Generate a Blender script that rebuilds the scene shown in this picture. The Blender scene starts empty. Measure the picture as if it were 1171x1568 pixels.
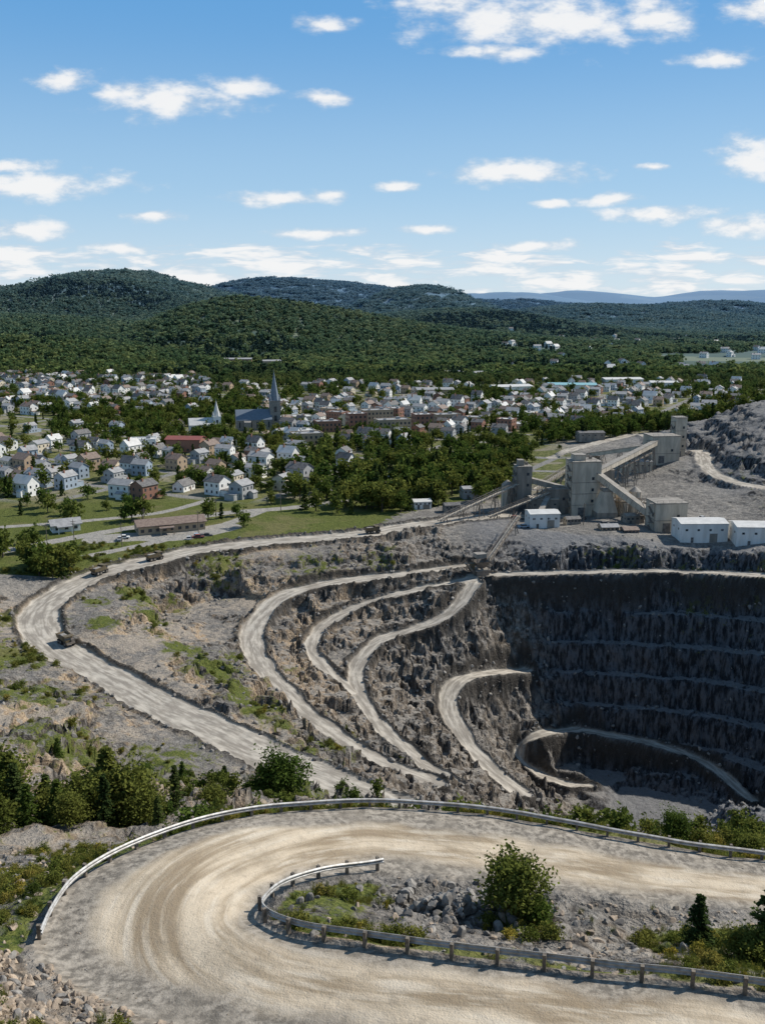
import bpy, math, numpy as np
from mathutils import Vector
R=np.random.RandomState(7)
sc=bpy.context.scene
def ss(a,b,x):
    t=np.clip((x-a)/(b-a),0,1); return t*t*(3-2*t)
# ---------------------------------------------------------------- noise
TAB=np.random.RandomState(3).rand(256,256)
def vn(x,y):
    xi=np.floor(x).astype(int); yi=np.floor(y).astype(int)
    fx=x-xi; fy=y-yi; fx=fx*fx*(3-2*fx); fy=fy*fy*(3-2*fy)
    a=TAB[xi%256,yi%256];b=TAB[(xi+1)%256,yi%256];c=TAB[xi%256,(yi+1)%256];d=TAB[(xi+1)%256,(yi+1)%256]
    return (a*(1-fx)+b*fx)*(1-fy)+(c*(1-fx)+d*fx)*fy
def fbm(x,y,s,o=4,g=.5):
    r=0;a=1;t=0
    for i in range(o):
        r=r+a*vn(x/s+17.3*i,y/s+9.1*i);t+=a;a*=g;s=s*.5
    return r/t
def ridg(x,y,s,o=4):
    r=0;a=1;t=0
    for i in range(o):
        r=r+a*(1-abs(2*vn(x/s+7.3*i,y/s+19.1*i)-1));t+=a;a*=.55;s=s*.5
    return r/t
def facet(x,y,s,k=0):   # fractured-block relief
    u,v=x/s,y/s;ui=np.floor(u).astype(int);vi=np.floor(v).astype(int)
    best=np.full(x.shape,9.);out=np.zeros(x.shape)
    for a in (-1,0,1):
        for b in (-1,0,1):
            i,j=ui+a,vi+b
            cx=i+TAB[(i+k)%256,j%256];cy=j+TAB[i%256,(j+k+91)%256]
            dx,dy=u-cx,v-cy;d=dx*dx+dy*dy;m=d<best
            h=TAB[(i+37)%256,(j+k+13)%256]-.5;tx=TAB[(i+71)%256,(j+k+3)%256]-.5;ty=TAB[(i+5)%256,(j+k+53)%256]-.5
            out=np.where(m,h+1.5*(dx*tx+dy*ty),out);best=np.where(m,d,best)
    return out
# ---------------------------------------------------------------- survey data (metres)
outer=[(-15.7,36.5,71.5),(-15.9,38.6,71.3),(-15.8,41.2,71),(-14.9,43.8,70.6),(-13.4,46.2,70.2),(-11,48.7,69.8),(-8.2,50.6,69.4),(-5.2,51.9,69),(-1.1,53,68.6),(2.7,53.4,68.2),(7,53.4,67.8),(11.1,52.8,67.4),(15.1,52,67),(19.1,51.4,66.6),(23.9,50.9,66.2),(28.6,49.8,66),(36,48,65.6)]
outer2=[(-14.6,34.7,71.8),(-13.1,33.2,72),(-11,31.7,72.3),(-8.5,30.3,72.6),(-4.5,28.5,73),(0.3,26.8,73.5)]
inner=[(0,46.3,68.6),(-2.4,45,69.2),(-4,43.5,69.8),(-5.2,41.8,70.4),(-5.8,39.9,71),(-5.8,38.2,71.6),(-4.9,36.6,72.2),(-3.3,35.3,72.7),(-1,34.4,73),(1.5,33.6,73.2),(4.4,32.8,73.4),(7,32.1,73.6),(9.5,31.4,73.8),(11.9,30.8,74),(14.6,30,74.2),(17.4,29.2,74.4),(24,27.4,74.8)]
upedge=[(4.3,46.6,68),(8,46.4,67.6),(15.4,45.9,67),(21.5,45.3,66.6),(26,44.8,66.4),(36,43.5,66)]
misc=[(-2.8,39.9,70.9),(1.9,42.1,69),(6.6,41.9,68.4),(10.9,42.4,67.8),(15.6,41.1,68),(22,39.5,68.6),(8,37,70.5),(16,35,71.2),(1,38,71),
(0,30,73.3),(8,27,74.2),(16,25,74.8),(-6,36,72.5),(-9,40,71.7),(-8,46,70.4),(0,49.5,68.8),(8,49.5,67.8),(16,48.5,67),(24,47,66.4),
(0,10,80),(-20,12,82),(20,12,81),(0,-20,92),(-30,-10,92),(30,-10,92),
(-1,57,65.6),(12,57,64),(24,55,63),(-12,53,66.6),(-19,46,68.5),(-8,75,52),(10,80,49),(0,62,61),
(-81.9,199.6,12),(-66.5,160.3,20),(-52.6,125.3,30),(-40.3,95,42),(-29.8,66.8,55),(-23.1,50.2,65),(-18.5,38.5,71),(-13.1,28.8,74.5),(-20,30,76),
(-52.3,174.5,9),(-42.4,161.1,10),(-47.7,139.7,22),(-26.8,118.9,30),(-14.9,139.9,19),(-38.8,98.9,40),(-28.1,95.5,41),(-27.1,108.7,35),(-1.3,158.6,6),
(20,119,26),(22.9,64.1,59),(45,80,48),(60,150,0),(90,220,-30),(13,162,-2),(30,200,-24),(70,235,-55),(45,225,-42),(20,190,-14),
(-68,231,5),(-64.4,238.7,4.5),(-53.3,220.7,4.5),(-67.2,293,-2),(-56.4,306.8,-2),(-46.7,303,-2),(-52.9,274,-2),
(-72.5,288.8,4),(-85.5,297,7),(-78.9,258.2,7),(-87.4,267,8),(-53,245,3),(-43.3,230.8,2),(-30.6,214.5,1),(-60.9,321.2,7),(-33.1,329.8,7),(3.6,339,7),(29.7,351,5.5),(-72.1,269.4,3),
(41.9,369,10),(61.8,358,10),(80.1,345.4,10),(103.3,337.6,10),(142.9,330,10),(175,325,10),
(65.4,294.2,-58),(83.4,291.8,-63),(90.5,276.4,-64),(67.8,272.4,-64),(115,265,-63),
(89.5,431.3,11),(112.1,421.6,13),(148,476.5,20),(151.3,438.6,16),(146.3,388.7,13),(159.4,371.6,14),(126,555.6,14),(104.9,549,11),(170.9,468.8,24),(194,496.5,38),(226,539.6,46),(187.9,444.2,31),(171.5,402.3,20),(149.5,569.6,15),(260,560,50),(240,450,44),
(63,404,10),(88,393,10),(67,372,10),(117,364,10),(125,348,10),(139,341,10),(18,410,10),(26,381,10),(42,433,10),
(-120,232,13),(-125,290,11),(-150,200,16),(-128,330,10),(-150,370,10),(-88,367,10),(-60,400,10),(-44,410,10),(-10,400,10),
(-200,400,10),(-300,400,10),(-300,250,12),(-200,120,30),(-100,60,55),(300,300,20),(200,200,10),(120,120,20),(100,40,60),(300,450,30)]
for yy in (460,540,620,700,760):
    for xx in (-400,-280,-180,-90,0,60): misc.append((xx,yy,10))
misc+=[(120,640,11),(120,720,10),(200,700,12),(300,700,12),(400,700,12),(190,620,18)]
roads={
'R1':(5.8,[(80.7,387,10),(50.3,392,10),(15,375,10),(-6.8,360.2,10),(-34.9,349.7,10),(-63.7,337.6,10),(-84.1,319.2,10),(-100.1,302.1,9),(-106.4,281.4,8),(-104.8,264,7),(-95.5,247.3,6),(-80.6,232.7,5),(-66.4,219.6,5),(-53.1,205.9,5),(-38.3,193.6,5),(-23.4,181.6,4),(-8.9,172.3,3),(1.9,165.2,2)]),
'R2':(3.4,[(34,340.2,2),(3.5,327.9,2),(-20.4,320.3,1),(-35.8,308,0),(-41.5,289.6,-2),(-40.5,270.9,-4),(-32.5,249.7,-6),(-21.5,232,-8),(-7.6,214.9,-10),(2.4,208.5,-12),(11.9,204.1,-14)]),
'R3':(2.6,[(33,327,1),(13,320.4,-1),(-6,313,-4),(-19.3,300.5,-7),(-23.1,283.9,-9),(-20,274.5,-10.5),(-14.5,268,-13.5),(-8.5,264,-16.5)]),
'R4':(2.6,[(34,324,0.5),(27.5,312,-4),(19,304.5,-7.5),(9,300,-9.5),(-2.3,292.1,-11),(-8.5,276.6,-14),(-7.2,263,-17),(.8,244.6,-20),(9.9,232.7,-23),(20.1,223.9,-26)]),
'R5':(3.0,[(53,314,-30),(38,302,-26),(26,290,-24),(21.5,277.7,-27),(25.3,262.5,-31),(33.3,251.2,-36),(41.2,243.9,-40)]),
'R6':(2.2,[(71,306.8,-50),(55.1,297,-47),(47.5,294.6,-52),(51.5,290.9,-57),(62.1,288.3,-61),(71,287.8,-62)]),
'R7':(1.8,[(74.4,305.7,-50),(96.4,299.6,-52),(113,292.8,-56),(122.6,275.7,-60)]),
'RB':(2.4,[(34,330,1.5),(64.4,327.9,3),(100.7,327.1,4),(139.8,321.2,4),(175,312,4)]),
'RU':(4,[(104,549,11),(114,555.7,14),(153,600,15),(174.3,607.3,17),(165.7,516.9,20),(171.6,491,24),(163,450.8,21),(165.5,426.2,19.5),(175.8,412.3,19)]),
'T1':(3.4,[(-144,332.7,10),(-122,355.8,10),(-93.8,380.8,10),(-69,399.9,10),(-43.6,409.5,10),(-20,425,10),(10,450,10)]),
'T2':(2.6,[(-111.5,323.6,10),(-90.6,345.4,10),(-69.7,371.3,10),(-55,402,10)]),
'T3':(7,[(-112,352,10),(-98,356,10),(-82,356,10),(-66,372,10)]),
'T4':(2.4,[(-160,372,10),(-128,384,10),(-100,400,10),(-84,425,10)]),
}
flat=[(-67.2,293,-2,8),(-56,304,-2,9),(-52,280,-2,6),(-48,303,-2,7),(-66,228,4.8,8),(75,290,-62,10),(90,276,-64,14),(105,270,-64,12),(65,294,-59,6)]
C=np.array([p for l in (outer,outer2,inner,upedge,misc) for p in l]+[p for k,(w,l) in roads.items() if k[0]=='R' for p in l],float)
keep=[]
for i in range(len(C)):
    if all((C[i,0]-C[j,0])**2+(C[i,1]-C[j,1])**2>1.2 for j in keep): keep.append(i)
C=C[keep]
c2=2.0
def phi(dx,dy): return np.sqrt(dx*dx+dy*dy+c2)
A=phi(C[:,0][:,None]-C[:,0],C[:,1][:,None]-C[:,1])
m0=10.0
Wt=np.linalg.solve(A-np.eye(len(C))*.05,C[:,2]-m0)
# ---------------------------------------------------------------- grid
def lin(a,b,s): return np.arange(a,b,s)
def geo(a,b,s,r):
    o=[a]
    while o[-1]<b: s*=r; o.append(o[-1]+s)
    return np.array(o)
xp=np.concatenate([lin(0,28,.3),lin(28,150,.5),lin(150,260,1.3),geo(260,9500,3,1.07)])
xs=np.concatenate([-xp[::-1],xp[1:]])
ys=np.concatenate([lin(-60,20,6),lin(20,58,.25),lin(58,190,.8),lin(190,345,.4),lin(345,440,.7),lin(440,620,1.6),lin(620,1300,6),lin(1300,5000,27),geo(5000,14000,60,1.06)])
X,Y=np.meshgrid(xs,ys)
nx,ny=len(xs),len(ys)
HILL=[(-1250,3650,172,800,600),(-980,3500,208,300,500),(-645,6200,285,560,500),(-100,6400,215,600,500),(170,4500,186,260,400),(3500,9000,255,1000,600),(1900,8500,228,900,500),(900,7500,208,800,600),(-330,2000,92,150,220),(-200,2020,80,170,220),(-60,2040,54,200,220),(130,2060,28,200,220),(-900,2200,70,330,400),(-620,1560,38,210,170),(250,3050,78,300,350),(-216,1390,6,60,60),(1100,4600,95,500,400),(1900,5400,120,500,400),(-1900,3000,150,600,900),(-420,2900,80,300,400)]
def farz(X,Y):
    z=np.full(X.shape,10.0);h=np.zeros(X.shape)
    for x,y,a,sx,sy in HILL: h+=(a*np.exp(-.5*((X-x)/sx)**2-.5*((Y-y)/sy)**2))**4
    h=h**.25;n=fbm(X,Y,420,5)-.5
    h=h*(1+.34*n)+ss(1150,1900,Y)*(fbm(X+99,Y,600,4)-.45)*18
    return z+np.maximum(h,0)
Z=farz(X,Y)
sel=(Y<780)&(np.abs(X)<450)
idx=np.flatnonzero(sel.ravel())
xf,yf=X.ravel()[idx],Y.ravel()[idx]
zz=np.empty(len(idx))
CH=40000
Cx=C[:,0].astype(np.float32);Cy=C[:,1].astype(np.float32)
for i in range(0,len(idx),CH):
    a=xf[i:i+CH].astype(np.float32);b=yf[i:i+CH].astype(np.float32)
    zz[i:i+CH]=np.sqrt((a[:,None]-Cx)**2+(b[:,None]-Cy)**2+np.float32(c2))@Wt+m0
ZR=Z.copy();ZR.ravel()[idx]=zz
wf=np.maximum(ss(640,770,Y),ss(300,440,np.abs(X)))
Z=np.where(sel,ZR*(1-wf)+Z*wf,Z)
# masks
R1x=[-150,-104,-100,-84,-64,-35,-7,15,50,62,80,103,143,175]
R1y=[255,283,302,319,338,350,360,375,388,360,346,338,330,325]
rimy=np.interp(X,R1x,R1y)
leftx=np.interp(Y,[0,150,190,230,260,300],[-60,-75,-95,-112,-118,-112])
pit=ss(6,-2,Y-rimy-6)*ss(-6,4,X-leftx)*ss(70,110,Y)
upper=ss(100,125,X)*ss(345,365,Y)*ss(640,600,Y)*ss(420,330,X)
rocky=np.maximum(pit,upper)
left=ss(60,85,Y)*ss(300,270,Y)*ss(-60,-75,X)
rocky=np.maximum(rocky,left*.8)
gy,gx=np.gradient(Z,ys,xs)
slope=np.sqrt(gx*gx+gy*gy)
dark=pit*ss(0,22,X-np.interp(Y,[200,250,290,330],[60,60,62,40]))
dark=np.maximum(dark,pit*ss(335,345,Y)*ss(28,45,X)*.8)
spoil=upper*ss(148,166,X)*ss(395,420,Y)
# rock relief
amp=rocky*ss(.1,.6,slope)
amp=np.maximum(amp,np.maximum(pit,left)*(1-dark)*.55*ss(.44,.58,fbm(X+9,Y+4,24,3)))
si=np.flatnonzero((rocky>.01).ravel());sx_,sy_=X.ravel()[si],Y.ravel()[si]
wx=(fbm(sx_,sy_,6,3)-.5)*6;wy=(fbm(sx_+50,sy_+20,6,3)-.5)*6
rel=(ridg(sx_+wx,sy_+wy,11,5)-.6)*4.4+facet(sx_+wx*.4,sy_+wy*.4,8)*3.8+facet(sx_+wx*.3,sy_,3.4,7)*2.4+facet(sx_,sy_,1.5,19)*.9
REL=np.zeros(X.shape);REL.ravel()[si]=rel
Z1=Z+amp*REL+rocky*(fbm(X,Y,14,4)-.5)*1.4
def terr(Zs,st,lo):
    q=Zs/st;f=q-np.floor(q);return (np.floor(q)+ss(lo,1,f))*st
tw=dark*ss(.3,.7,slope)*.95*ss(-62,-55,Z)
Z2=terr(Z+amp*REL*.55+(fbm(X,Y,30,3)-.5)*5,10.5,.62)+amp*REL*.22
Z1=Z1*(1-tw)+Z2*tw
tl=np.maximum(pit,left)*(1-dark)*ss(.12,.4,slope)*.6
Z1=Z1*(1-tl)+terr(Z1+(fbm(X,Y,12,3)-.5)*4,4.,.5)*tl
tsp=spoil*ss(.1,.3,slope)*.5
Z1=Z1*(1-tsp)+terr(Z1,7.,.5)*tsp
Z=Z1
for x,y,z,r in flat:
    d=np.hypot(X-x,Y-y)+(fbm(X,Y,6,2)-.5)*5
    w=ss(r+3,r-1,d); Z=Z*(1-w)+(z+(fbm(X,Y,4,3)-.5)*.5)*w
def cr(P,n=5):
    P=np.array(P,float);Q=np.vstack([2*P[0]-P[1],P,2*P[-1]-P[-2]]);o=[]
    for i in range(1,len(Q)-2):
        for k in range(n):
            t=k/n;a,b,c,d=Q[i-1],Q[i],Q[i+1],Q[i+2]
            o.append(.5*((2*b)+(c-a)*t+(2*a-5*b+4*c-d)*t*t+(3*b-a-3*c+d)*t**3))
    o.append(P[-1]);return np.array(o)
rd=np.full(X.shape,1e3);rz=np.zeros(X.shape);rs=np.zeros(X.shape);rt=np.zeros(X.shape);rk=np.zeros(X.shape)
def splat(P,hw,kind,reach=14):
    P=cr(P);acc=0
    for i in range(len(P)-1):
        a,b=P[i],P[i+1];L=np.hypot(*(b-a)[:2])
        if L<1e-6: continue
        x0=np.searchsorted(xs,min(a[0],b[0])-reach);x1=np.searchsorted(xs,max(a[0],b[0])+reach)
        y0=np.searchsorted(ys,min(a[1],b[1])-reach);y1=np.searchsorted(ys,max(a[1],b[1])+reach)
        sx=X[y0:y1,x0:x1];sy=Y[y0:y1,x0:x1]
        ux,uy=(b[0]-a[0])/L,(b[1]-a[1])/L
        t=np.clip((sx-a[0])*ux+(sy-a[1])*uy,0,L)
        px,py=sx-a[0]-ux*t,sy-a[1]-uy*t
        d=np.hypot(px,py)-hw
        m=d<rd[y0:y1,x0:x1]
        rd[y0:y1,x0:x1][m]=d[m]
        rz[y0:y1,x0:x1][m]=(a[2]+(b[2]-a[2])*t/L)[m]
        rs[y0:y1,x0:x1][m]=(acc+t)[m]
        rt[y0:y1,x0:x1][m]=((sx-a[0])*uy-(sy-a[1])*ux)[m]
        rk[y0:y1,x0:x1][m]=kind
        acc+=L
for k,(hw,P) in roads.items(): splat(P,hw,1 if k[0]=='R' else 2)
dn=rd+(fbm(X,Y,7,4)-.5)*3.2
w=ss(1.9,.1,dn)*(rk>0)
Z=Z*(1-w)+(rz+(fbm(X,Y,3,2)-.5)*.25)*w
isR=(rk==1)*ss(100,140,Y)
berm=np.exp(-((dn-.9)/.75)**2)*isR*ss(420,380,Y)
Z=Z+berm*(1.0+1.4*(fbm(X,Y,1.3,2)-.4))
road=ss(.5,-.3,dn)*(rk==1)
street=ss(.3,-.3,rd)*(rk==2)
# foreground hairpin
OUT=cr(outer,6);IN=cr(inner,6);UP=cr([inner[0]]+upedge,6);O2=cr([outer[0]]+outer2,5)
polyO=np.vstack([OUT[::-1],O2,[(14,22,0),(40,18,0),(40,48,0)]])
polyI=np.vstack([UP[::-1],IN])
def pip(x,y,P):
    c=np.zeros(x.shape,bool);n=len(P);j=n-1
    for i in range(n):
        xi,yi,xj,yj=P[i][0],P[i][1],P[j][0],P[j][1]
        if yi!=yj: c^=((yi>y)!=(yj>y))&(x<(xj-xi)*(y-yi)/(yj-yi)+xi)
        j=i
    return c
def pdist(x,y,P):
    D=np.full(x.shape,1e9);S=np.zeros(x.shape);acc=0
    for i in range(len(P)-1):
        a,b=P[i],P[i+1];L=np.hypot(b[0]-a[0],b[1]-a[1])
        if L<1e-6: continue
        ux,uy=(b[0]-a[0])/L,(b[1]-a[1])/L
        t=np.clip((x-a[0])*ux+(y-a[1])*uy,0,L);d=np.hypot(x-a[0]-ux*t,y-a[1]-uy*t)
        m=d<D;D[m]=d[m];S[m]=(acc+t)[m];acc+=L
    return D,S
x0,x1=np.searchsorted(xs,-45),np.searchsorted(xs,45);y0,y1=np.searchsorted(ys,12),np.searchsorted(ys,75)
fx,fy=X[y0:y1,x0:x1],Y[y0:y1,x0:x1]
ino=pip(fx,fy,polyO);ini=pip(fx,fy,polyI)
dO,_=pdist(fx,fy,np.vstack([OUT[::-1],O2]));dI,sI=pdist(fx,fy,polyI)
dO=np.where(ino,dO,-dO);dI=np.where(ini,-dI,dI)
dedge=np.minimum(dO,dI)+(fbm(fx,fy,1.5,3)-.5)*.7
corridor=ss(-.5,.3,dedge)
core=ss(.7,1.9,np.minimum(dO-1.0,dI+.2)+(fbm(fx,fy,3,4)-.5)*1.8)
fz=Z[y0:y1,x0:x1]
off=(1-corridor)
fz=fz+off*((fbm(fx,fy,3.5,4)-.5)*1.3+(fbm(fx,fy,.9,2)-.5)*.25)*ss(-.4,-2.0,dedge)
isl=ini*ss(.3,1.5,-dI)
fz=fz+isl*(ridg(fx,fy,2.2,3)-.5)*.8*ss(-1,2,fx)+isl*facet(fx,fy,1.6)*.9*ss(0,2,fx)*ss(12,8,fx)*ss(38,41,fy)
fz=fz+corridor*(fbm(fx,fy,1.2,2)-.5)*.05
gb=np.exp(-((np.minimum(dO,dI)+.15)/.45)**2)*.12
fz=fz+gb
Z[y0:y1,x0:x1]=fz
road[y0:y1,x0:x1]=np.maximum(road[y0:y1,x0:x1],core*corridor)
grav=np.zeros(X.shape);grav[y0:y1,x0:x1]=corridor
rs[y0:y1,x0:x1]=np.where(corridor>0,sI,rs[y0:y1,x0:x1]);rt[y0:y1,x0:x1]=np.where(corridor>0,dI,rt[y0:y1,x0:x1])
# vegetation / colour masks
veg=np.where(Y>300,1.0,0.0)*(1-rocky)
veg=np.maximum(veg,(1-pit)*(1-left)*ss(200,170,Y)*.62)
for x,y,r,a in [(-75,277,7,1),(-47,240,10,.95),(-58,252,8,.9),(-32,217,9,.9),(-60,325,13,.7),(-82,292,8,.95),(-100,232,16,.8),(-80,200,18,.65),(-60,160,20,.65),(-40,150,14,.6),(-20,190,10,.75),(-45,176,12,.65),(130,352,12,.5),(150,430,28,.75),(165,380,20,.75),(120,332,16,.65),(150,324,18,.65),(90,338,12,.5),(-112,262,7,1),(-118,248,8,.9),(-12,205,6,.8),(-25,330,16,.5),(0,338,14,.45),(-84,262,7,.9),(-14,150,12,.6),(-96,262,4,.7),(-92,280,6,.8),(-70,300,7,.55),(-30,240,6,.6),(-28,262,6,.5),(-10,232,6,.6),(-44,258,6,.65),(5,222,5,.55),(-52,232,6,.75),(-68,262,6,.65),(-25,208,6,.8),(-38,225,6,.8)]:
    veg=np.maximum(veg,a*np.exp(-((X-x)**2+(Y-y)**2)/(r*r)))
plantpad=ss(-4,6,Y-rimy)*ss(8,22,X-np.interp(Y,[330,360,400,440,470],[-60,-25,-5,40,75]))*ss(485,440,Y)*ss(180,150,X)
veg=veg*(1-plantpad*.93)*(1-road)*(1-street)
near=np.zeros(X.shape);near[y0:y1,x0:x1]=off*ss(-.2,-1.0,dedge)
iv=np.zeros(X.shape);iv[y0:y1,x0:x1]=ini
dIf=np.full(X.shape,9.);dIf[y0:y1,x0:x1]=-dI
ivm=np.maximum(np.maximum(ss(3.4,1.,dIf)*(Y<41.5),ss(2,-2,X)*.8),np.maximum(.75*ss(12.5,14,X)*(Y<43),.8*np.exp(-((X-7)**2+(Y-41)**2)/4)))
near=np.where(iv>0,near*ivm,near)
veg=np.where(Y<62,near*.8,veg)
ls=ss(-17,-20,X)*ss(95,75,Y)
veg=veg*(1-.62*ls)*(1-.8*ss(-9,-11,X)*ss(36,34,Y))
tan=ss(15,-45,X)*pit*.8+left*.75+ss(100,62,Y)*.9*(1-iv*.7*ss(0,3,X))+pit*.22
tan=tan*(1-spoil)
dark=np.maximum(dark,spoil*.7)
far=ss(1000,1250,Y)
town=ss(415,440,Y)*ss(1250,1150,Y)*(1-upper)*ss(-10,10,Y-rimy-55)
XX=X+amp*(1-w)*(fbm(X+5,Y+Z*.6,3,3)-.5)*2.4
YY=Y+amp*(1-w)*(fbm(X+Z*.6,Y+77,3,3)-.5)*2.0
def hz(x,y):
    x=np.atleast_1d(np.asarray(x,float));y=np.atleast_1d(np.asarray(y,float))
    i=np.clip(np.searchsorted(xs,x)-1,0,nx-2);j=np.clip(np.searchsorted(ys,y)-1,0,ny-2)
    fx=(x-xs[i])/(xs[i+1]-xs[i]);fy=(y-ys[j])/(ys[j+1]-ys[j])
    return (Z[j,i]*(1-fx)+Z[j,i+1]*fx)*(1-fy)+(Z[j+1,i]*(1-fx)+Z[j+1,i+1]*fx)*fy
def samp(M,x,y):
    i=np.clip(np.searchsorted(xs,x),0,nx-1);j=np.clip(np.searchsorted(ys,y),0,ny-1);return M[j,i]
def h1(x,y): return float(hz(x,y)[0])
# ---------------------------------------------------------------- node helpers
def nd(t,typ,ins={},**pr):
    n=t.nodes.new(typ)
    for k,v in pr.items(): setattr(n,k,v)
    for k,v in ins.items():
        s=n.inputs[k]
        if isinstance(v,bpy.types.NodeSocket): t.links.new(v,s)
        else: s.default_value=v
    return n
def mth(t,op,a,b=0.,c=None,clamp=False):
    i={0:a,1:b}
    if c is not None:i[2]=c
    return nd(t,'ShaderNodeMath',i,operation=op,use_clamp=clamp).outputs[0]
def vm(t,op,a,b): return nd(t,'ShaderNodeVectorMath',{0:a,1:b},operation=op).outputs[0]
def mx(t,f,a,b):
    def c4(v): return tuple(v)+(1,) if isinstance(v,tuple) and len(v)==3 else v
    return nd(t,'ShaderNodeMix',{0:f,6:c4(a),7:c4(b)},data_type='RGBA').outputs[2]
def nz(t,v,s,d=4.,r=.55): return nd(t,'ShaderNodeTexNoise',{'Vector':v,'Scale':s,'Detail':float(d),'Roughness':r}).outputs[0]
def mr(t,x,a,b,c=0.,d=1.): return nd(t,'ShaderNodeMapRange',{0:x,1:a,2:b,3:c,4:d},interpolation_type='SMOOTHSTEP').outputs[0]
def at(t,n): return nd(t,'ShaderNodeAttribute',{},attribute_name=n).outputs['Fac']
def newmat(name):
    m=bpy.data.materials.new(name);m.use_nodes=True;t=m.node_tree;b=t.nodes['Principled BSDF'];return m,t,b
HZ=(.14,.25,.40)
def hazed(t,col):  # aerial haze painted into the base colour, bluer with distance along y
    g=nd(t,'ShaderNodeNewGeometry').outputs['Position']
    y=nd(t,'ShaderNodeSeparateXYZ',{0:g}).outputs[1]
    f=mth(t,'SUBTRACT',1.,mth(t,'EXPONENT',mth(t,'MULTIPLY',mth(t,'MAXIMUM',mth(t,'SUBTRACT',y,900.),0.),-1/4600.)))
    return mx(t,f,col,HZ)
# ---------------------------------------------------------------- ground material
gm,t,b=newmat('ground_mat')
geo_=nd(t,'ShaderNodeNewGeometry');P=geo_.outputs['Position'];nrm=nd(t,'ShaderNodeSeparateXYZ',{0:geo_.outputs['Normal']}).outputs[2]
n_big=nz(t,P,.05,2);n_mid=nz(t,P,.35,4,.6);n_fine=nz(t,P,2.2,4,.65)
st=nz(t,vm(t,'MULTIPLY',P,(1,1,.25)),.7,4,.65)
rock=mx(t,mr(t,st,.40,.64),(.042,.040,.038),(.27,.248,.222))
rock=mx(t,mr(t,n_mid,.54,.72,0,.75),rock,(.44,.405,.355))
tanc=mx(t,mr(t,n_fine,.35,.65),(.22,.158,.102),(.52,.40,.275))
rock=mx(t,mth(t,'MULTIPLY',at(t,'tan'),mr(t,mth(t,'ADD',mth(t,'MULTIPLY',n_big,.5),mth(t,'MULTIPLY',n_mid,.5)),.44,.56,.05,.95)),rock,tanc)
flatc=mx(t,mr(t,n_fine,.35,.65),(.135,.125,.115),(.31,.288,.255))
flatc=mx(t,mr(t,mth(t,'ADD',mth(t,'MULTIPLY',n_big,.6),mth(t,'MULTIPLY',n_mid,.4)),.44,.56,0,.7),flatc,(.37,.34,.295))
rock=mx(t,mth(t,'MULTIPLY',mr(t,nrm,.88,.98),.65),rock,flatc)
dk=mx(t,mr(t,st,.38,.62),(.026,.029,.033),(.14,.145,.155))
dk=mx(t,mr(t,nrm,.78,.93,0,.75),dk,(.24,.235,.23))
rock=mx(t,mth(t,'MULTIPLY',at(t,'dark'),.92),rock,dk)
vc=mx(t,mr(t,n_fine,.35,.65),(.055,.08,.018),(.155,.165,.045))
vc=mx(t,mr(t,n_big,.5,.66,0,.8),vc,(.17,.155,.065))
vmask=mr(t,mth(t,'ADD',at(t,'veg'),mth(t,'ADD',mth(t,'MULTIPLY',mth(t,'SUBTRACT',n_mid,.5),1.8),mth(t,'MULTIPLY',mth(t,'SUBTRACT',n_fine,.5),.8))),.4,.65)
col=mx(t,vmask,rock,vc)
sp=nd(t,'ShaderNodeSeparateXYZ',{0:P})
TA=-.5
ca,sa=math.cos(TA),math.sin(TA)
pp=mth(t,'ADD',mth(t,'MULTIPLY',sp.outputs[0],ca),mth(t,'MULTIPLY',sp.outputs[1],sa))
qq=mth(t,'ADD',mth(t,'MULTIPLY',sp.outputs[0],-sa),mth(t,'MULTIPLY',sp.outputs[1],ca))
def stripe(v,p,w_):
    f=mth(t,'ABSOLUTE',mth(t,'SUBTRACT',mth(t,'FRACT',mth(t,'DIVIDE',v,p)),.5))
    return mr(t,f,.5-w_/p,.5-w_/p+.008)
stm=mth(t,'MULTIPLY',mth(t,'MAXIMUM',stripe(pp,85.,3.0),stripe(qq,48.,3.0)),at(t,'town'))
townc=mx(t,mr(t,n_mid,.35,.65),(.08,.10,.03),(.20,.195,.08))
townc=mx(t,mr(t,n_big,.52,.62,0,.75),townc,(.29,.255,.20))
col=mx(t,mth(t,'MULTIPLY',at(t,'town'),.9),col,townc)
col=mx(t,stm,col,(.25,.24,.22))
col=mx(t,at(t,'street'),col,mx(t,n_fine,(.29,.27,.24),(.40,.375,.33)))
ff=mx(t,n_big,(.02,.04,.01),(.04,.07,.018))
col=mx(t,at(t,'far'),col,ff)
gr=mx(t,mr(t,n_fine,.35,.65),(.16,.142,.118),(.39,.345,.285))
gr=mx(t,mr(t,n_mid,.5,.65,0,.5),gr,(.24,.21,.17))
col=mx(t,at(t,'grav'),col,gr)
col=mx(t,mth(t,'MULTIPLY',at(t,'berm'),mr(t,n_fine,.2,.45)),col,mx(t,n_fine,(.018,.016,.014),(.10,.09,.078)))
sv=nd(t,'ShaderNodeCombineXYZ',{0:mth(t,'MULTIPLY',at(t,'s'),.08),1:mth(t,'MULTIPLY',at(t,'t'),.45),2:0.}).outputs[0]
tr=nz(t,sv,1.5,4,.62)
rc=mx(t,mr(t,tr,.38,.6),(.31,.24,.16),(.60,.50,.37))
rc=mx(t,mr(t,nz(t,vm(t,'ADD',sv,(9.,3.,0.)),3.4,3,.6),.48,.68,0,.6),rc,(.68,.60,.48))
rc=mx(t,mr(t,n_mid,.48,.7,0,.5),rc,(.32,.26,.185))
rc=mx(t,mr(t,n_fine,.5,.75,0,.38),rc,(.24,.20,.155))
pr=mx(t,mr(t,tr,.4,.62),(.27,.242,.205),(.50,.455,.385))
pr=mx(t,mr(t,n_mid,.45,.7,0,.5),pr,(.25,.225,.19))
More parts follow.
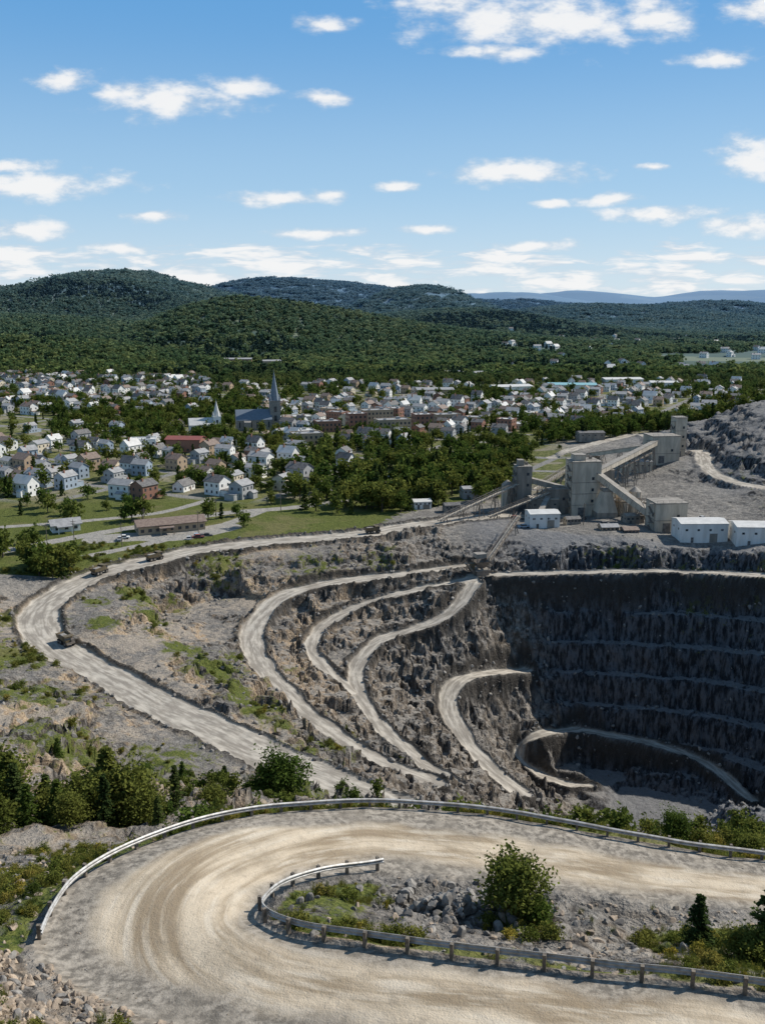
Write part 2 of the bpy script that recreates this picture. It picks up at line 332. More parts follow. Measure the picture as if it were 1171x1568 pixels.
rc=mx(t,mr(t,sp.outputs[1],80.,110.,0,.92),rc,pr)
col=mx(t,at(t,'road'),col,rc)
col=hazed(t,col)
t.links.new(col,b.inputs['Base Color']);b.inputs['Roughness'].default_value=.95
b.inputs['Specular IOR Level'].default_value=.1
bh=mth(t,'ADD',mth(t,'MULTIPLY',n_mid,1.2),mth(t,'MULTIPLY',n_fine,.5))
soft=mth(t,'SUBTRACT',1.,mth(t,'MULTIPLY',mth(t,'MAXIMUM',at(t,'road'),at(t,'grav')),.9))
bh=mth(t,'MULTIPLY',bh,soft)
bh=mth(t,'ADD',bh,mth(t,'MULTIPLY',nz(t,P,11.,3,.7),.045))
bp=nd(t,'ShaderNodeBump',{'Height':bh,'Strength':1.,'Distance':1.1})
t.links.new(bp.outputs[0],b.inputs['Normal'])
hm_,t,b=newmat('hill_ground')
P=nd(t,'ShaderNodeNewGeometry').outputs['Position']
nb_=nz(t,P,.02,3)
fld=mr(t,nz(t,vm(t,'MULTIPLY',P,(.4,1,1)),.0035,2),.56,.6)
c=mx(t,fld,mx(t,nb_,(.02,.04,.01),(.045,.075,.02)),(.13,.145,.06))
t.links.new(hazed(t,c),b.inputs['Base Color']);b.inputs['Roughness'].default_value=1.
# ---------------------------------------------------------------- build ground
V=np.stack([XX,YY,Z],-1).reshape(-1,3).astype(np.float32)
ii=np.arange(nx*ny).reshape(ny,nx)
F=np.stack([ii[:-1,:-1],ii[:-1,1:],ii[1:,1:],ii[1:,:-1]],-1).reshape(-1,4)
fr=((road+(grav>.5))[:-1,:-1]>.55).ravel()
fh=(Y[:-1,:-1]>1290).ravel()
atts={'road':road,'veg':veg,'tan':tan,'dark':dark,'berm':berm,'grav':grav,'street':street,'town':town,'far':far,'s':rs,'t':rt}
def mesh_from(name,V,F,mats,atts=None,smooth=True,mi=None):
    me=bpy.data.meshes.new(name);n=F.shape[1]
    me.vertices.add(len(V));me.vertices.foreach_set('co',np.asarray(V,np.float32).ravel())
    me.loops.add(F.size);me.loops.foreach_set('vertex_index',F.astype(np.int32).ravel())
    me.polygons.add(len(F));me.polygons.foreach_set('loop_start',np.arange(0,F.size,n,dtype=np.int32))
    me.polygons.foreach_set('loop_total',np.full(len(F),n,np.int32))
    if mi is not None: me.polygons.foreach_set('material_index',np.asarray(mi,np.int32))
    me.polygons.foreach_set('use_smooth',np.full(len(F),smooth))
    for m in mats: me.materials.append(m)
    if atts:
        for k,a in atts.items():
            at_=me.attributes.new(k,'FLOAT','POINT');at_.data.foreach_set('value',a.astype(np.float32))
    me.update(calc_edges=True);return me
def obj(name,me,loc=(0,0,0),rot=0,s=1,link=True):
    o=bpy.data.objects.new(name,me);o.location=loc;o.rotation_euler=(0,0,rot);o.scale=(s,s,s) if not isinstance(s,tuple) else s
    if link: sc.collection.objects.link(o)
    return o
for nm,msk in (('ground',~fr&~fh),('haul_road',fr&~fh),('hills',fh)):
    f=F[msk];u,inv=np.unique(f.ravel(),return_inverse=True)
    obj(nm,mesh_from(nm,V[u],inv.reshape(-1,4),[hm_ if nm=='hills' else gm],None if nm=='hills' else {k:a.ravel()[u] for k,a in atts.items()}))
# ---------------------------------------------------------------- simple materials
def smat(name,c1,c2=None,s=3.,rough=.7,metal=0.,bump=0.,vec=(1,1,1),rnd=0.):
    m,t,b=newmat(name);c2=c2 or tuple(x*.75 for x in c1)
    co=nd(t,'ShaderNodeTexCoord').outputs['Object']
    n=nz(t,vm(t,'MULTIPLY',co,vec),s,3,.6)
    c=mx(t,mr(t,n,.35,.65),c1,c2)
    if rnd: c=mx(t,mth(t,'MULTIPLY',nd(t,'ShaderNodeObjectInfo').outputs['Random'],rnd),c,(.08,.072,.064))
    t.links.new(c,b.inputs['Base Color']);b.inputs['Roughness'].default_value=rough;b.inputs['Metallic'].default_value=metal
    if bump:
        t.links.new(nd(t,'ShaderNodeBump',{'Height':n,'Strength':bump,'Distance':.1}).outputs[0],b.inputs['Normal'])
    return m
M={}
M['white']=smat('white_siding',(.85,.83,.78),(.76,.74,.69),.8)
M['cream']=smat('cream_siding',(.68,.59,.44),(.58,.5,.38),.8)
M['grey']=smat('grey_siding',(.42,.42,.41),(.34,.34,.34),.8)
M['blue']=smat('blue_siding',(.36,.42,.48),(.3,.36,.42),.8)
M['green']=smat('green_siding',(.24,.30,.20),(.2,.25,.17),.8)
M['brick']=smat('brick',(.31,.15,.10),(.24,.125,.085),2.)
M['tanbrick']=smat('tan_brick',(.46,.34,.22),(.38,.28,.19),2.)
M['roofd']=smat('dark_shingle',(.085,.08,.077),(.17,.16,.15),1.)
M['roofb']=smat('brown_shingle',(.16,.11,.085),(.24,.18,.14),1.)
M['roofg']=smat('grey_roof',(.34,.335,.325),(.25,.245,.24),.6)
M['roofw']=smat('pale_membrane_roof',(.60,.585,.55),(.5,.49,.46),.4)
M['roofr']=smat('red_roof',(.27,.08,.06),(.22,.07,.06),.6)
M['teal']=smat('teal_roof',(.22,.42,.45),(.18,.36,.4),.5)
M['glass']=smat('window_glass',(.03,.04,.05),(.05,.06,.07),1.,.15)
M['stone']=smat('church_stone',(.30,.27,.235),(.2,.185,.165),1.)
M['slate']=smat('slate_spire',(.17,.21,.25),(.13,.16,.2),1.)
M['clad']=smat('dusty_cladding',(.58,.50,.39),(.40,.345,.27),.35,.75,vec=(1,1,.25))
M['clad2']=smat('dusty_cladding_dark',(.31,.275,.23),(.2,.18,.15),.4,.75,vec=(1,1,.25))
M['panel']=smat('white_cladding',(.80,.78,.73),(.66,.64,.59),.3,.6,vec=(1,1,.2))
M['steel']=smat('weathered_steel',(.16,.14,.12),(.24,.2,.16),1.,.6,.2)
M['galv']=smat('galvanised_steel',(.50,.49,.47),(.32,.30,.27),2.5,.58,.4)
M['post']=smat('weathered_post',(.20,.165,.125),(.10,.085,.07),5.,.85)
M['yellow']=smat('dusty_truck_paint',(.15,.105,.045),(.10,.085,.06),2.,.7)
M['tyre']=smat('tyre_rubber',(.02,.02,.02),(.05,.045,.04),4.,.9)
M['bark']=smat('bark',(.09,.065,.045),(.05,.04,.03),6.,.9)
M['rockt']=smat('tan_rock',(.50,.385,.275),(.30,.24,.18),2.,.9,bump=.5,rnd=.55)
M['rockg']=smat('grey_rock',(.38,.35,.305),(.19,.175,.16),2.,.9,bump=.5,rnd=.75)
def leafmat(name,a,b_,c,tr=.3,haze=True,big=.012):
    m,t,b=newmat(name)
    P=nd(t,'ShaderNodeNewGeometry').outputs['Position'];r=nd(t,'ShaderNodeObjectInfo').outputs['Random']
    n=nz(t,P,.5,1)
    col=mx(t,mr(t,n,.35,.65),a,b_)
    col=mx(t,mr(t,mth(t,'ADD',mth(t,'MULTIPLY',r,.5),mth(t,'MULTIPLY',nz(t,P,big,1),.6)),.35,.85,0,.9),col,c)
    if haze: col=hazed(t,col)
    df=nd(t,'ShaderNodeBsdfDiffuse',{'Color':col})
    tl=nd(t,'ShaderNodeBsdfTranslucent',{'Color':col})
    o=t.nodes['Material Output'];t.nodes.remove(b);ms=nd(t,'ShaderNodeMixShader',{0:tr,1:df.outputs[0],2:tl.outputs[0]});t.links.new(ms.outputs[0],o.inputs[0])
    return m
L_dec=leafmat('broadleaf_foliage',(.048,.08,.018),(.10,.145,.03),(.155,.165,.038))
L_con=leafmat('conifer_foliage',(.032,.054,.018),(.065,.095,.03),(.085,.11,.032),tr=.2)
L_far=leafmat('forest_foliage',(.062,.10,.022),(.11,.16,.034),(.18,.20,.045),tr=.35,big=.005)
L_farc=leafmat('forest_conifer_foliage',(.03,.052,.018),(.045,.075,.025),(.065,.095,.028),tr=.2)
L_shr=leafmat('shrub_foliage',(.07,.095,.02),(.14,.16,.035),(.20,.19,.045),haze=False)
L_gold=leafmat('goldenrod_foliage',(.15,.15,.03),(.32,.26,.045),(.26,.215,.055),haze=False)
# ---------------------------------------------------------------- trees
def quads(c,size,rng,flat=0.):
    n=len(c);a=rng.randn(n,3);a[:,2]*=(1-flat);a/=np.linalg.norm(a,axis=1)[:,None]
    b=rng.randn(n,3);b[:,2]*=(1-flat);b-=a*(a*b).sum(1)[:,None];b/=np.linalg.norm(b,axis=1)[:,None]
    s=(size*(.6+.8*rng.rand(n)))[:,None]
    v=np.stack([c-a*s,c-b*s*.55,c+a*s,c+b*s*.55],1).reshape(-1,3)
    return v,np.arange(4*n).reshape(n,4)
def tube(p,q,r1,r2,n=5):
    p,q=np.array(p,float),np.array(q,float);d=q-p;d/=np.linalg.norm(d)
    u=np.cross(d,[0.3,.9,.1]);u/=np.linalg.norm(u);w_=np.cross(d,u)
    th=np.arange(n)*2*math.pi/n;ring=np.cos(th)[:,None]*u+np.sin(th)[:,None]*w_
    v=np.vstack([p+ring*r1,q+ring*r2]);f=np.array([[i,(i+1)%n,n+(i+1)%n,n+i] for i in range(n)])
    return v,f
def pack(name,parts,mats):
    V=[];F=[];mi=[];o=0
    for v,f,m in parts: V.append(v);F.append(f+o);mi+= [m]*len(f);o+=len(v)
    return mesh_from(name,np.vstack(V),np.vstack(F),mats,smooth=False,mi=mi)
def decid(name,h,wd,nc,npc,leaf,seed,mat,low=.25):
    g=np.random.RandomState(seed);parts=[]
    d=g.randn(nc,3);d/=np.linalg.norm(d,axis=1)[:,None]
    lump=.75+.35*np.sin(d[:,0]*3+seed)*np.cos(d[:,1]*4+seed*2)+.15*g.randn(nc)
    r=(g.rand(nc)**.45)*lump
    cz=h*(.5+low/2);hz_=h*(.5-low/2)
    taper=1-.35*np.clip(d[:,2]*r,-1,1)
    cc=np.stack([d[:,0]*r*wd/2*taper,d[:,1]*r*wd/2*taper,cz+d[:,2]*r*hz_],1)
    cs=wd*.10*(.6+.8*g.rand(nc))
    pts=np.repeat(cc,npc,0)+g.randn(nc*npc,3)*np.repeat(cs,npc)[:,None]*np.array([1,1,.7])
    pts[:,2]=np.maximum(pts[:,2],h*.04)
    v,f=quads(pts,leaf,g,.2);parts.append((v,f,0))
    v,f=tube((0,0,-h*.05),(0,0,h*.55),h*.028,h*.014,6);parts.append((v,f,1))
    for i in range(min(9,nc)):
        z0=h*(.15+.4*g.rand());v,f=tube((0,0,z0),cc[i],h*.012,h*.004,4);parts.append((v,f,1))
    return pack(name,parts,[mat,M['bark']])
def conif(name,h,wd,lev,nb,nq,leaf,seed,mat):
    g=np.random.RandomState(seed);P_=[]
    for i in range(lev):
        z=h*(.05+.93*(i/lev)**.95);rr=wd/2*(1-(z/h))**.85*(.65+.6*g.rand())+wd*.02
        for k in range(nb):
            th=g.rand()*6.283;r1=rr*(.45+.75*g.rand());f=np.sqrt(g.rand(nq))
            x=np.cos(th)*r1*f;y=np.sin(th)*r1*f;zz=z-r1*.35*f+g.randn(nq)*h*.007
            P_.append(np.stack([x+g.randn(nq)*wd*.02,y+g.randn(nq)*wd*.02,zz],1))
    P_=np.vstack(P_);P_[:,2]=np.maximum(P_[:,2],.02*h)
    v,f=quads(P_,leaf,g,.5);parts=[(v,f,0)]
    v,f=tube((0,0,-h*.05),(0,0,h*.97),h*.02,h*.003,6);parts.append((v,f,1))
    return pack(name,parts,[mat,M['bark']])
def coll(name,meshes):
    c=bpy.data.collections.new(name)
    for i,m in enumerate(meshes):
        o=bpy.data.objects.new('%s_%02d'%(name,i),m);c.objects.link(o)
    return c
hd=[decid('decid_hi%d'%i,1.,.78,120,60,.026,20+i,L_dec,.1) for i in range(3)]
hc=[conif('conif_hi%d'%i,1.,.5,26,9,20,.02,30+i,L_con) for i in range(2)]
hm=[conif('conif_mix%d'%i,1.,.62,22,8,18,.024,40+i,L_dec) for i in range(2)]
md=[decid('decid_mid%d'%i,1.,.85,26,16,.072,50+i,L_dec,.1) for i in range(4)]
mc=[conif('conif_mid%d'%i,1.,.45,12,6,6,.065,60+i,L_con) for i in range(2)]
fd=[decid('decid_far%d'%i,1.,1.0,13,6,.15,70+i,L_far,.1) for i in range(4)]+[conif('conif_far0',1.,.6,8,5,4,.13,80,L_farc)]
def clump(name,seed):
    g=np.random.RandomState(seed);n=24;P_=[]
    for i in range(n):
        cx,cy=(g.rand(2)-.5)*1.0;r=.09+.05*g.rand();h=.22+.16*g.rand()
        d=g.randn(8,3);d/=np.linalg.norm(d,axis=1)[:,None]
        P_.append(np.array([cx,cy,h*.6])+d*np.array([r,r,h*.4]))
    v,f=quads(np.vstack(P_),.075,g,.3)
    return pack(name,[(v,f,0)],[L_far])
fc=[clump('canopy%d'%i,90+i) for i in range(3)]
shr=[decid('shrub%d'%i,1.,1.5,30,22,.08,100+i,L_shr,.0) for i in range(3)]
gold=[decid('weed%d'%i,1.,1.3,24,20,.075,110+i,L_gold,.0) for i in range(2)]
def tuft(name,seed):
    g=np.random.RandomState(seed);n=40;vs=[];fs=[]
    for i in range(n):
        x,y=g.randn(2)*.22;th=g.rand()*6.28;l=.4+.6*g.rand();dx,dy=math.cos(th)*.3*l,math.sin(th)*.3*l;w_=.025
        px,py=-math.sin(th)*w_,math.cos(th)*w_
        vs+=[(x-px,y-py,0),(x+px,y+py,0),(x+dx+px*.3,y+dy+py*.3,l),(x+dx-px*.3,y+dy-py*.3,l)];fs.append([4*i,4*i+1,4*i+2,4*i+3])
    return mesh_from(name,np.array(vs),np.array(fs),[L_shr],smooth=False)
tf=[tuft('tuft%d'%i,i) for i in range(2)]
import bmesh
def rockm(name,seed,mat):
    bm=bmesh.new();bmesh.ops.create_icosphere(bm,subdivisions=2,radius=.5);g=np.random.RandomState(seed)
    pl=[(Vector(g.randn(3)).normalized(),.22+.16*g.rand()) for _ in range(10)]
    sx,sy=.8+.5*g.rand(),.6+.3*g.rand()
    for v in bm.verts:
        for n,d in pl:
            k=v.co.dot(n)
            if k>d: v.co-=n*(k-d)
        v.co+=Vector(g.randn(3))*.01
        v.co.z*=.75;v.co.x*=sx;v.co.y*=sy
    me=bpy.data.meshes.new(name);bm.to_mesh(me);bm.free();me.materials.append(mat);return me
rt_=[rockm('rubble_t%d'%i,i,M['rockt']) for i in range(3)]+[rockm('rubble_g%d'%i,9+i,M['rockg']) for i in range(2)]
rg_=[rockm('boulder%d'%i,20+i,M['rockg']) for i in range(4)]
def scatter(name,pts,scl,col,nidx,rx=0.,squash=None):
    n=len(pts)
    if n==0:return
    me=bpy.data.meshes.new(name);me.vertices.add(n);me.vertices.foreach_set('co',np.asarray(pts,np.float32).ravel())
    S=np.repeat(np.asarray(scl)[:,None],3,1)
    if squash is not None:S=S*squash
    Rr=np.zeros((n,3));Rr[:,2]=R.rand(n)*6.283
    if rx:Rr[:,:2]=R.randn(n,2)*rx
    a=me.attributes.new('scl','FLOAT_VECTOR','POINT');a.data.foreach_set('vector',S.astype(np.float32).ravel())
    a=me.attributes.new('rot','FLOAT_VECTOR','POINT');a.data.foreach_set('vector',Rr.astype(np.float32).ravel())
    a=me.attributes.new('pick','INT','POINT');a.data.foreach_set('value',nidx.astype(np.int32))
    o=obj(name,me)
    g=bpy.data.node_groups.new(name+'_scatter','GeometryNodeTree')
    g.interface.new_socket('Geometry',in_out='INPUT',socket_type='NodeSocketGeometry');g.interface.new_socket('Geometry',in_out='OUTPUT',socket_type='NodeSocketGeometry')
    gi=g.nodes.new('NodeGroupInput');go=g.nodes.new('NodeGroupOutput')
    ci=g.nodes.new('GeometryNodeCollectionInfo');ci.inputs['Collection'].default_value=col;ci.inputs['Separate Children'].default_value=True;ci.inputs['Reset Children'].default_value=True
    ip=g.nodes.new('GeometryNodeInstanceOnPoints');ip.inputs['Pick Instance'].default_value=True
    def na(nm,ty):
        q=g.nodes.new('GeometryNodeInputNamedAttribute');q.data_type=ty;q.inputs['Name'].default_value=nm;return q.outputs[0]
    g.links.new(gi.outputs[0],ip.inputs['Points']);g.links.new(ci.outputs[0],ip.inputs['Instance'])
    g.links.new(na('pick','INT'),ip.inputs['Instance Index']);g.links.new(na('scl','FLOAT_VECTOR'),ip.inputs['Scale'])
    e=g.nodes.new('FunctionNodeEulerToRotation');g.links.new(na('rot','FLOAT_VECTOR'),e.inputs[0]);g.links.new(e.outputs[0],ip.inputs['Rotation'])
    g.links.new(ip.outputs[0],go.inputs[0])
    md_=o.modifiers.new('scatter','NODES');md_.node_group=g
    return o
cTown=coll('proto_town_tree',md+mc);cFar=coll('proto_forest_tree',fd);cCan=coll('proto_canopy',fc)
cShr=coll('proto_shrub',shr+gold);cTuft=coll('proto_tuft',tf);cRt=coll('proto_rubble',rt_);cRg=coll('proto_boulder',rg_)
# ---------------------------------------------------------------- mesh builder
class MB:
    def __init__(s): s.v=[];s.f=[];s.m=[];s.mats=[]
    def mi(s,k):
        if k not in s.mats:s.mats.append(k)
        return s.mats.index(k)
    def add(s,v,f,k):
        o=len(s.v);s.v+=[tuple(map(float,p)) for p in v];i=s.mi(k)
        for q in f:s.f.append([o+j for j in q]);s.m.append(i)
    def box(s,c,d,k,rot=0,tx=1.,ty=1.):
        x,y,z=c;a,b_,h=d[0]/2,d[1]/2,d[2];v=[]
        for zz,sx,sy in ((0,1,1),(h,tx,ty)):
            for ax,by in ((-a,-b_),(a,-b_),(a,b_),(-a,b_)):
                px,py=ax*sx,by*sy;v.append((x+px*math.cos(rot)-py*math.sin(rot),y+px*math.sin(rot)+py*math.cos(rot),z+zz))
        s.add(v,[(0,3,2,1),(4,5,6,7),(0,1,5,4),(1,2,6,5),(2,3,7,6),(3,0,4,7)],k)
    def pent(s,c,L,Wd,h,r,k):
        x,y,z=c;a,b_=L/2,Wd/2;v=[]
        for sx in (-a,a): v+=[(x+sx,y-b_,z),(x+sx,y+b_,z),(x+sx,y+b_,z+h),(x+sx,y,z+h+r),(x+sx,y-b_,z+h)]
        s.add(v,[(0,1,2,3,4)[::-1],(5,6,7,8,9),(0,5,9,4),(1,2,7,6),(0,1,6,5),(2,3,8,7),(3,4,9,8)],k)
    def roof(s,c,L,Wd,h,r,k,o=.4,th=.18):
        x,y,z=c;a=L/2+o;b_=Wd/2;sl=r/b_
        for sg in (-1,1):
            e=(b_+o)*sg;ze=z+h-o*sl+.02;zr=z+h+r+.02
            v=[(x-a,y+e,ze),(x+a,y+e,ze),(x+a,y,zr),(x-a,y,zr)];v+=[(p[0],p[1],p[2]+th) for p in v]
            s.add(v,[(0,1,2,3),(4,7,6,5),(0,4,5,1),(1,5,6,2),(2,6,7,3),(3,7,4,0)],k)
    def cyl(s,p,q,r1,r2,k,n=12,cap=True):
        v,f=tube(p,q,r1,r2,n);s.add(v,[list(x) for x in f]+([list(range(n))[::-1],list(range(n,2*n))] if cap else []),k)
    def beam(s,p,q,w_,h_,k):
        p,q=Vector(p),Vector(q);d=(q-p).normalized();u=d.cross(Vector((0,0,1)))
        u=u.normalized() if u.length>1e-4 else Vector((1,0,0));n=u.cross(d)
        v=[e+u*(a*w_/2)+n*(b_*h_/2) for e in (p,q) for a,b_ in ((-1,-1),(1,-1),(1,1),(-1,1))]
        s.add(v,[(0,3,2,1),(4,5,6,7),(0,1,5,4),(1,2,6,5),(2,3,7,6),(3,0,4,7)],k)
    def mesh(s,name):
        me=bpy.data.meshes.new(name);me.from_pydata(s.v,[],s.f)
        for k in s.mats:me.materials.append(M[k])
        me.polygons.foreach_set('material_index',s.m);me.update();return me
def windows(mb,L,Wd,z,rows,cols,hh,k='glass',ww=.9,wh=1.2,sides=True):
    for r in range(rows):
        for c in range(cols):
            x=-L/2+L*(c+.5)/cols
            for sg in (-1,1): mb.box((x,sg*(Wd/2+.02),z+r*hh),(ww,.08,wh),k)
        if sides:
            n=max(2,int(cols*Wd/L))
            for c in range(n):
                y=-Wd/2+Wd*(c+.5)/n
                for sg in (-1,1): mb.box((sg*(L/2+.02),y,z+r*hh),(.08,ww,wh),k)
def house(i,wall,roof):
    g=np.random.RandomState(i+5);mb=MB();L=8+3*g.rand();Wd=6.4+1.6*g.rand();st=g.choice([1,2,2]);h=2.9*st+.3;r=1.8+1.6*g.rand()
    mb.pent((0,0,-1),L,Wd,h+1,r,wall);mb.roof((0,0,0),L,Wd,h,r,roof)
    windows(mb,L,Wd,1.,st,3,2.8)
    mb.box((L*.12,-Wd/2-.03,0),(1,.1,2.1),'roofb');mb.box((L*.2,.9,h+r*.4),(.7,.7,r),'brick')
    if g.rand()<.6:
        mb.pent((L*.2,-Wd/2-1.4,-1),3.2,2.8,3.6,.8,wall);mb.roof((L*.2,-Wd/2-1.4,0),3.2,2.8,2.6,.8,roof,.25)
    if g.rand()<.5: mb.box((-L/2-2.,.5,-1),(4,5.2,3.6),wall);mb.box((-L/2-2.,.5,2.6),(4.3,5.5,.2),roof);mb.box((-L/2-2,-2.12,0),(2.6,.06,2.1),'grey')
    return mb.mesh('house_mesh%d'%i)
hv=[house(i,w_,r_) for i,(w_,r_) in enumerate([('white','roofd'),('white','roofg'),('cream','roofb'),('white','roofb'),('grey','roofg'),('white','roofd'),('blue','roofg'),('brick','roofd'),('white','roofw'),('cream','roofg'),('white','roofg'),('tanbrick','roofb'),('white','roofd'),('grey','roofd')])]
def block(i,L,Wd,st,wall,roof):
    mb=MB();h=3.4*st+.8;mb.box((0,0,-1),(L,Wd,h+1),wall)
    for a,b_,c,d in ((0,-Wd/2,L+.3,.3),(0,Wd/2,L+.3,.3)): mb.box((a,b_,h),(c,d,.7),wall)
    for a in (-L/2,L/2): mb.box((a,0,h),(.3,Wd-.3,.68),wall)
    mb.box((0,0,h),(L-.3,Wd-.3,.15),roof)
    windows(mb,L,Wd,1.2,st,max(3,int(L/3)),3.4,ww=1.3,wh=1.7)
    mb.box((L*.2,Wd*.1,h+.1),(2.6,2.2,1.6),'roofg');mb.box((-L*.25,-Wd*.1,h+.1),(1.6,1.6,1.1),'galv')
    return mb.mesh('block_mesh%d'%i)
bl=[block(0,18,13,2,'brick','roofg'),block(1,24,14,3,'tanbrick','roofg'),block(2,16,12,2,'white','roofw'),block(3,22,16,1,'cream','roofw'),block(4,14,12,3,'brick','roofw'),block(5,30,16,1,'white','roofg'),block(6,20,14,2,'tanbrick','roofg')]
hp=[]
def clear(x,y,r): return all((x-a)**2+(y-b_)**2>(r+c)**2 for a,b_,c in hp)
def place(name,me,x,y,rot,rad,z=None,s=1):
    hp.append((x,y,rad));return obj(name,me,(x,y,h1(x,y) if z is None else z),rot,s)
def church(stone,spire,tw_,nave,th_,sh_):
    mb=MB();L,Wd,h,r=nave
    mb.pent((0,0,-1),L,Wd,h+1,r,stone);mb.roof((0,0,0),L,Wd,h,r,spire,.4,.25)
    tx=L/2+tw_/2-.5;mb.box((tx,0,-1),(tw_,tw_,th_+1),stone);mb.box((tx,0,th_),(tw_+.7,tw_+.7,.5),stone)
    for sg in (-1,1):
        for k in (-1,1): mb.cyl((tx+sg*tw_*.45,k*tw_*.45,th_+.5),(tx+sg*tw_*.45,k*tw_*.45,th_+tw_*.75),tw_*.1,.02,spire,6)
    mb.cyl((tx,0,th_+.5),(tx,0,sh_),tw_*.5,.06,spire,8);mb.cyl((tx,0,sh_),(tx,0,sh_+1.4),.07,.07,'galv',4);mb.box((tx,0,sh_+.8),(.7,.12,.12),'galv')
    for z in (.3,.62):
        for sg in (-1,1):
            mb.box((tx,sg*(tw_/2+.02),th_*z),(tw_*.28,.1,th_*.2),'glass');mb.box((tx+sg*(tw_/2+.02),0,th_*z),(.1,tw_*.28,th_*.2),'glass')
    for c in range(6):
        for sg in (-1,1): mb.box((-L/2+L*(c+.5)/6,sg*(Wd/2+.02),h*.25),(1.1,.1,h*.55),'glass')
    if stone=='stone': mb.pent((-L*.2,0,-1),5,Wd*1.5,h*.8+1,r*.55,stone)
    return mb.mesh('church_mesh')
place('church',church('stone','slate',7.5,(26,12,8,7),21,43),-97,686,.25,22)
place('church',church('white','roofw',5.5,(18,9,6,4.5),11,23),-133,670,.3,15)
def longb(L,Wd,h,wall,roof,r=1.6):
    mb=MB();mb.pent((0,0,-1),L,Wd,h+1,r,wall);mb.roof((0,0,0),L,Wd,h,r,roof,.8,.25);windows(mb,L,Wd,1.,1,int(L/3),3,ww=1.4,wh=1.3)
    mb.box((-L*.1,-Wd/2-2.,2.8),(6,4,.3),roof);mb.box((-L*.1-2.6,-Wd/2-3.6,-.5),(.3,.3,3.4),wall);mb.box((-L*.1+2.6,-Wd/2-3.6,-.5),(.3,.3,3.4),wall);return mb.mesh('longb')
place('community_hall',longb(27,11,3.6,'tanbrick','roofb'),-88,368,.42,17)
place('roadside_office',longb(11,7,3.2,'white','roofg'),-131,367,.5,9)
for x,y,L,w_,k,rf in [(54,960,38,20,'tanbrick','roofg'),(138,998,44,22,'white','roofw'),(210,1022,52,24,'white','teal'),(285,1101,46,24,'white','roofw'),(146,1217,60,26,'white','roofg'),(100,1225,34,20,'grey','roofw'),(-216,1386,40,16,'brick','roofg'),(-165,1375,26,13,'tanbrick','roofg'),(320,1050,30,18,'white','roofw'),(-126,581,22,12,'brick','roofr')]:
    place('warehouse' if y>900 and x>0 else 'school_building',longb(L,w_,6.5 if x>0 else 8,k,rf,1.5),x,y,R.choice([.1,.3,-.1]),L*.55)
for x,y,i,r_ in [(-41,676,0,.3),(-20,695,4,.3),(7,658,1,.3),(-51,610,6,.3),(-153,581,2,.2),(-60,650,3,.3),(30,690,4,.3),(-5,720,1,.3),(50,720,6,.3),(-68,735,3,.3)]:
    place('commercial_building',bl[i],x,y,r_,12)
def trees_ok(x,y):
    lim=np.interp(x,[-200,-60,-45,0,50,62,100,115,400],[425,430,425,395,412,440,560,640,660]);return y>lim
nh=0
for k in range(-16,34):
    for sd in (-1,1):
        q=k*48+24+sd*12.5
        for j in range(-110,60):
            p=j*14.+R.randn()*1.8
            f=abs(((p/85)%1)-.5)
            if f>.5-7/85: continue
            x=p*ca-q*sa;y=p*sa+q*ca
            x+=R.randn()*1.5;y+=R.randn()*2.
            if y<425 or y>1190 or abs(x)>y*.47: continue
            a=x/y;pr=0
            if a<-.085 and 425<y<600: pr=.8
            elif -.085<=a<0 and 490<y<600: pr=.45
            elif -.30<a<-.13 and 600<y<720: pr=.3
            elif -.13<=a<.22 and 600<=y<900 and x<150: pr=.85
            elif a<-.19 and 780<y<1190: pr=.78
            elif a<-.30 and 600<y<700: pr=.35
            elif .14<a<.4 and 690<y<1120: pr=.6
            elif -.19<=a<.1 and 900<y<1080: pr=.35
            pr*=.6+.85*float(vn(np.array(x/70.),np.array(y/70.)))
            if x>95 and y<650: pr=0
            if R.rand()>pr or not clear(x,y,5.) or not trees_ok(x,y): continue
            rot=TA+(math.pi/2 if R.rand()<.4 else 0)+(math.pi if R.rand()<.5 else 0)+R.randn()*.12
            if -.1<a<.16 and 630<y<790 and R.rand()<.3 and clear(x,y,9):
                place('commercial_building',bl[R.randint(7)],x,y,TA,10,s=.85)
            else: place('house',hv[R.randint(14)],x,y,rot,5.,s=.85+.35*R.rand());nh+=1
nfar0=len(hp)
for i in range(60):
    y=R.uniform(1250,2600);x=y*R.uniform(.12,.45)
    place('house',hv[R.choice([0,1,5,8])],x,y,R.rand()*3,9,s=1.3)
print('houses',nh)
# ---------------------------------------------------------------- town trees
n=17000;yy=np.sqrt(R.rand(n)*(1330**2-392**2)+392**2);xx=yy*(R.rand(n)-.5)*.96
dens=np.clip((fbm(xx,yy,120,3)-.28)*2.8,.15,1)
aa=xx/yy
dens=np.where((aa>-.36)&(aa<-.1)&(yy>620)&(yy<800),np.maximum(dens,.8),dens)
dens=np.where((yy>1080),np.maximum(dens,.9),dens)
dens=np.where((aa>-.1)&(aa<.17)&(yy<570),1.1,dens)
dens=np.where((aa>-.13)&(yy>600)&(yy<900),dens*.75,dens)
dens=np.where((aa<-.1)&(yy<600),dens*.7,dens)
ok=R.rand(n)<dens
px_=xx*ca+yy*sa;qx=-xx*sa+yy*ca
ok&=~((np.abs((px_/85)%1-.5)>.5-4.5/85)|(np.abs((qx/48)%1-.5)>.5-4/48))|(yy>1100)
ok&=trees_ok(xx,yy)
ok&=samp(street,xx,yy)<.1
ok&=samp(road,xx,yy)<.1
xx,yy=xx[ok],yy[ok]
kk=np.ones(len(xx),bool)
for a,b_,c in hp: kk&=((xx-a)**2+(yy-b_+1)**2)>(c*.95+1.2)**2
xx,yy=xx[kk],yy[kk]
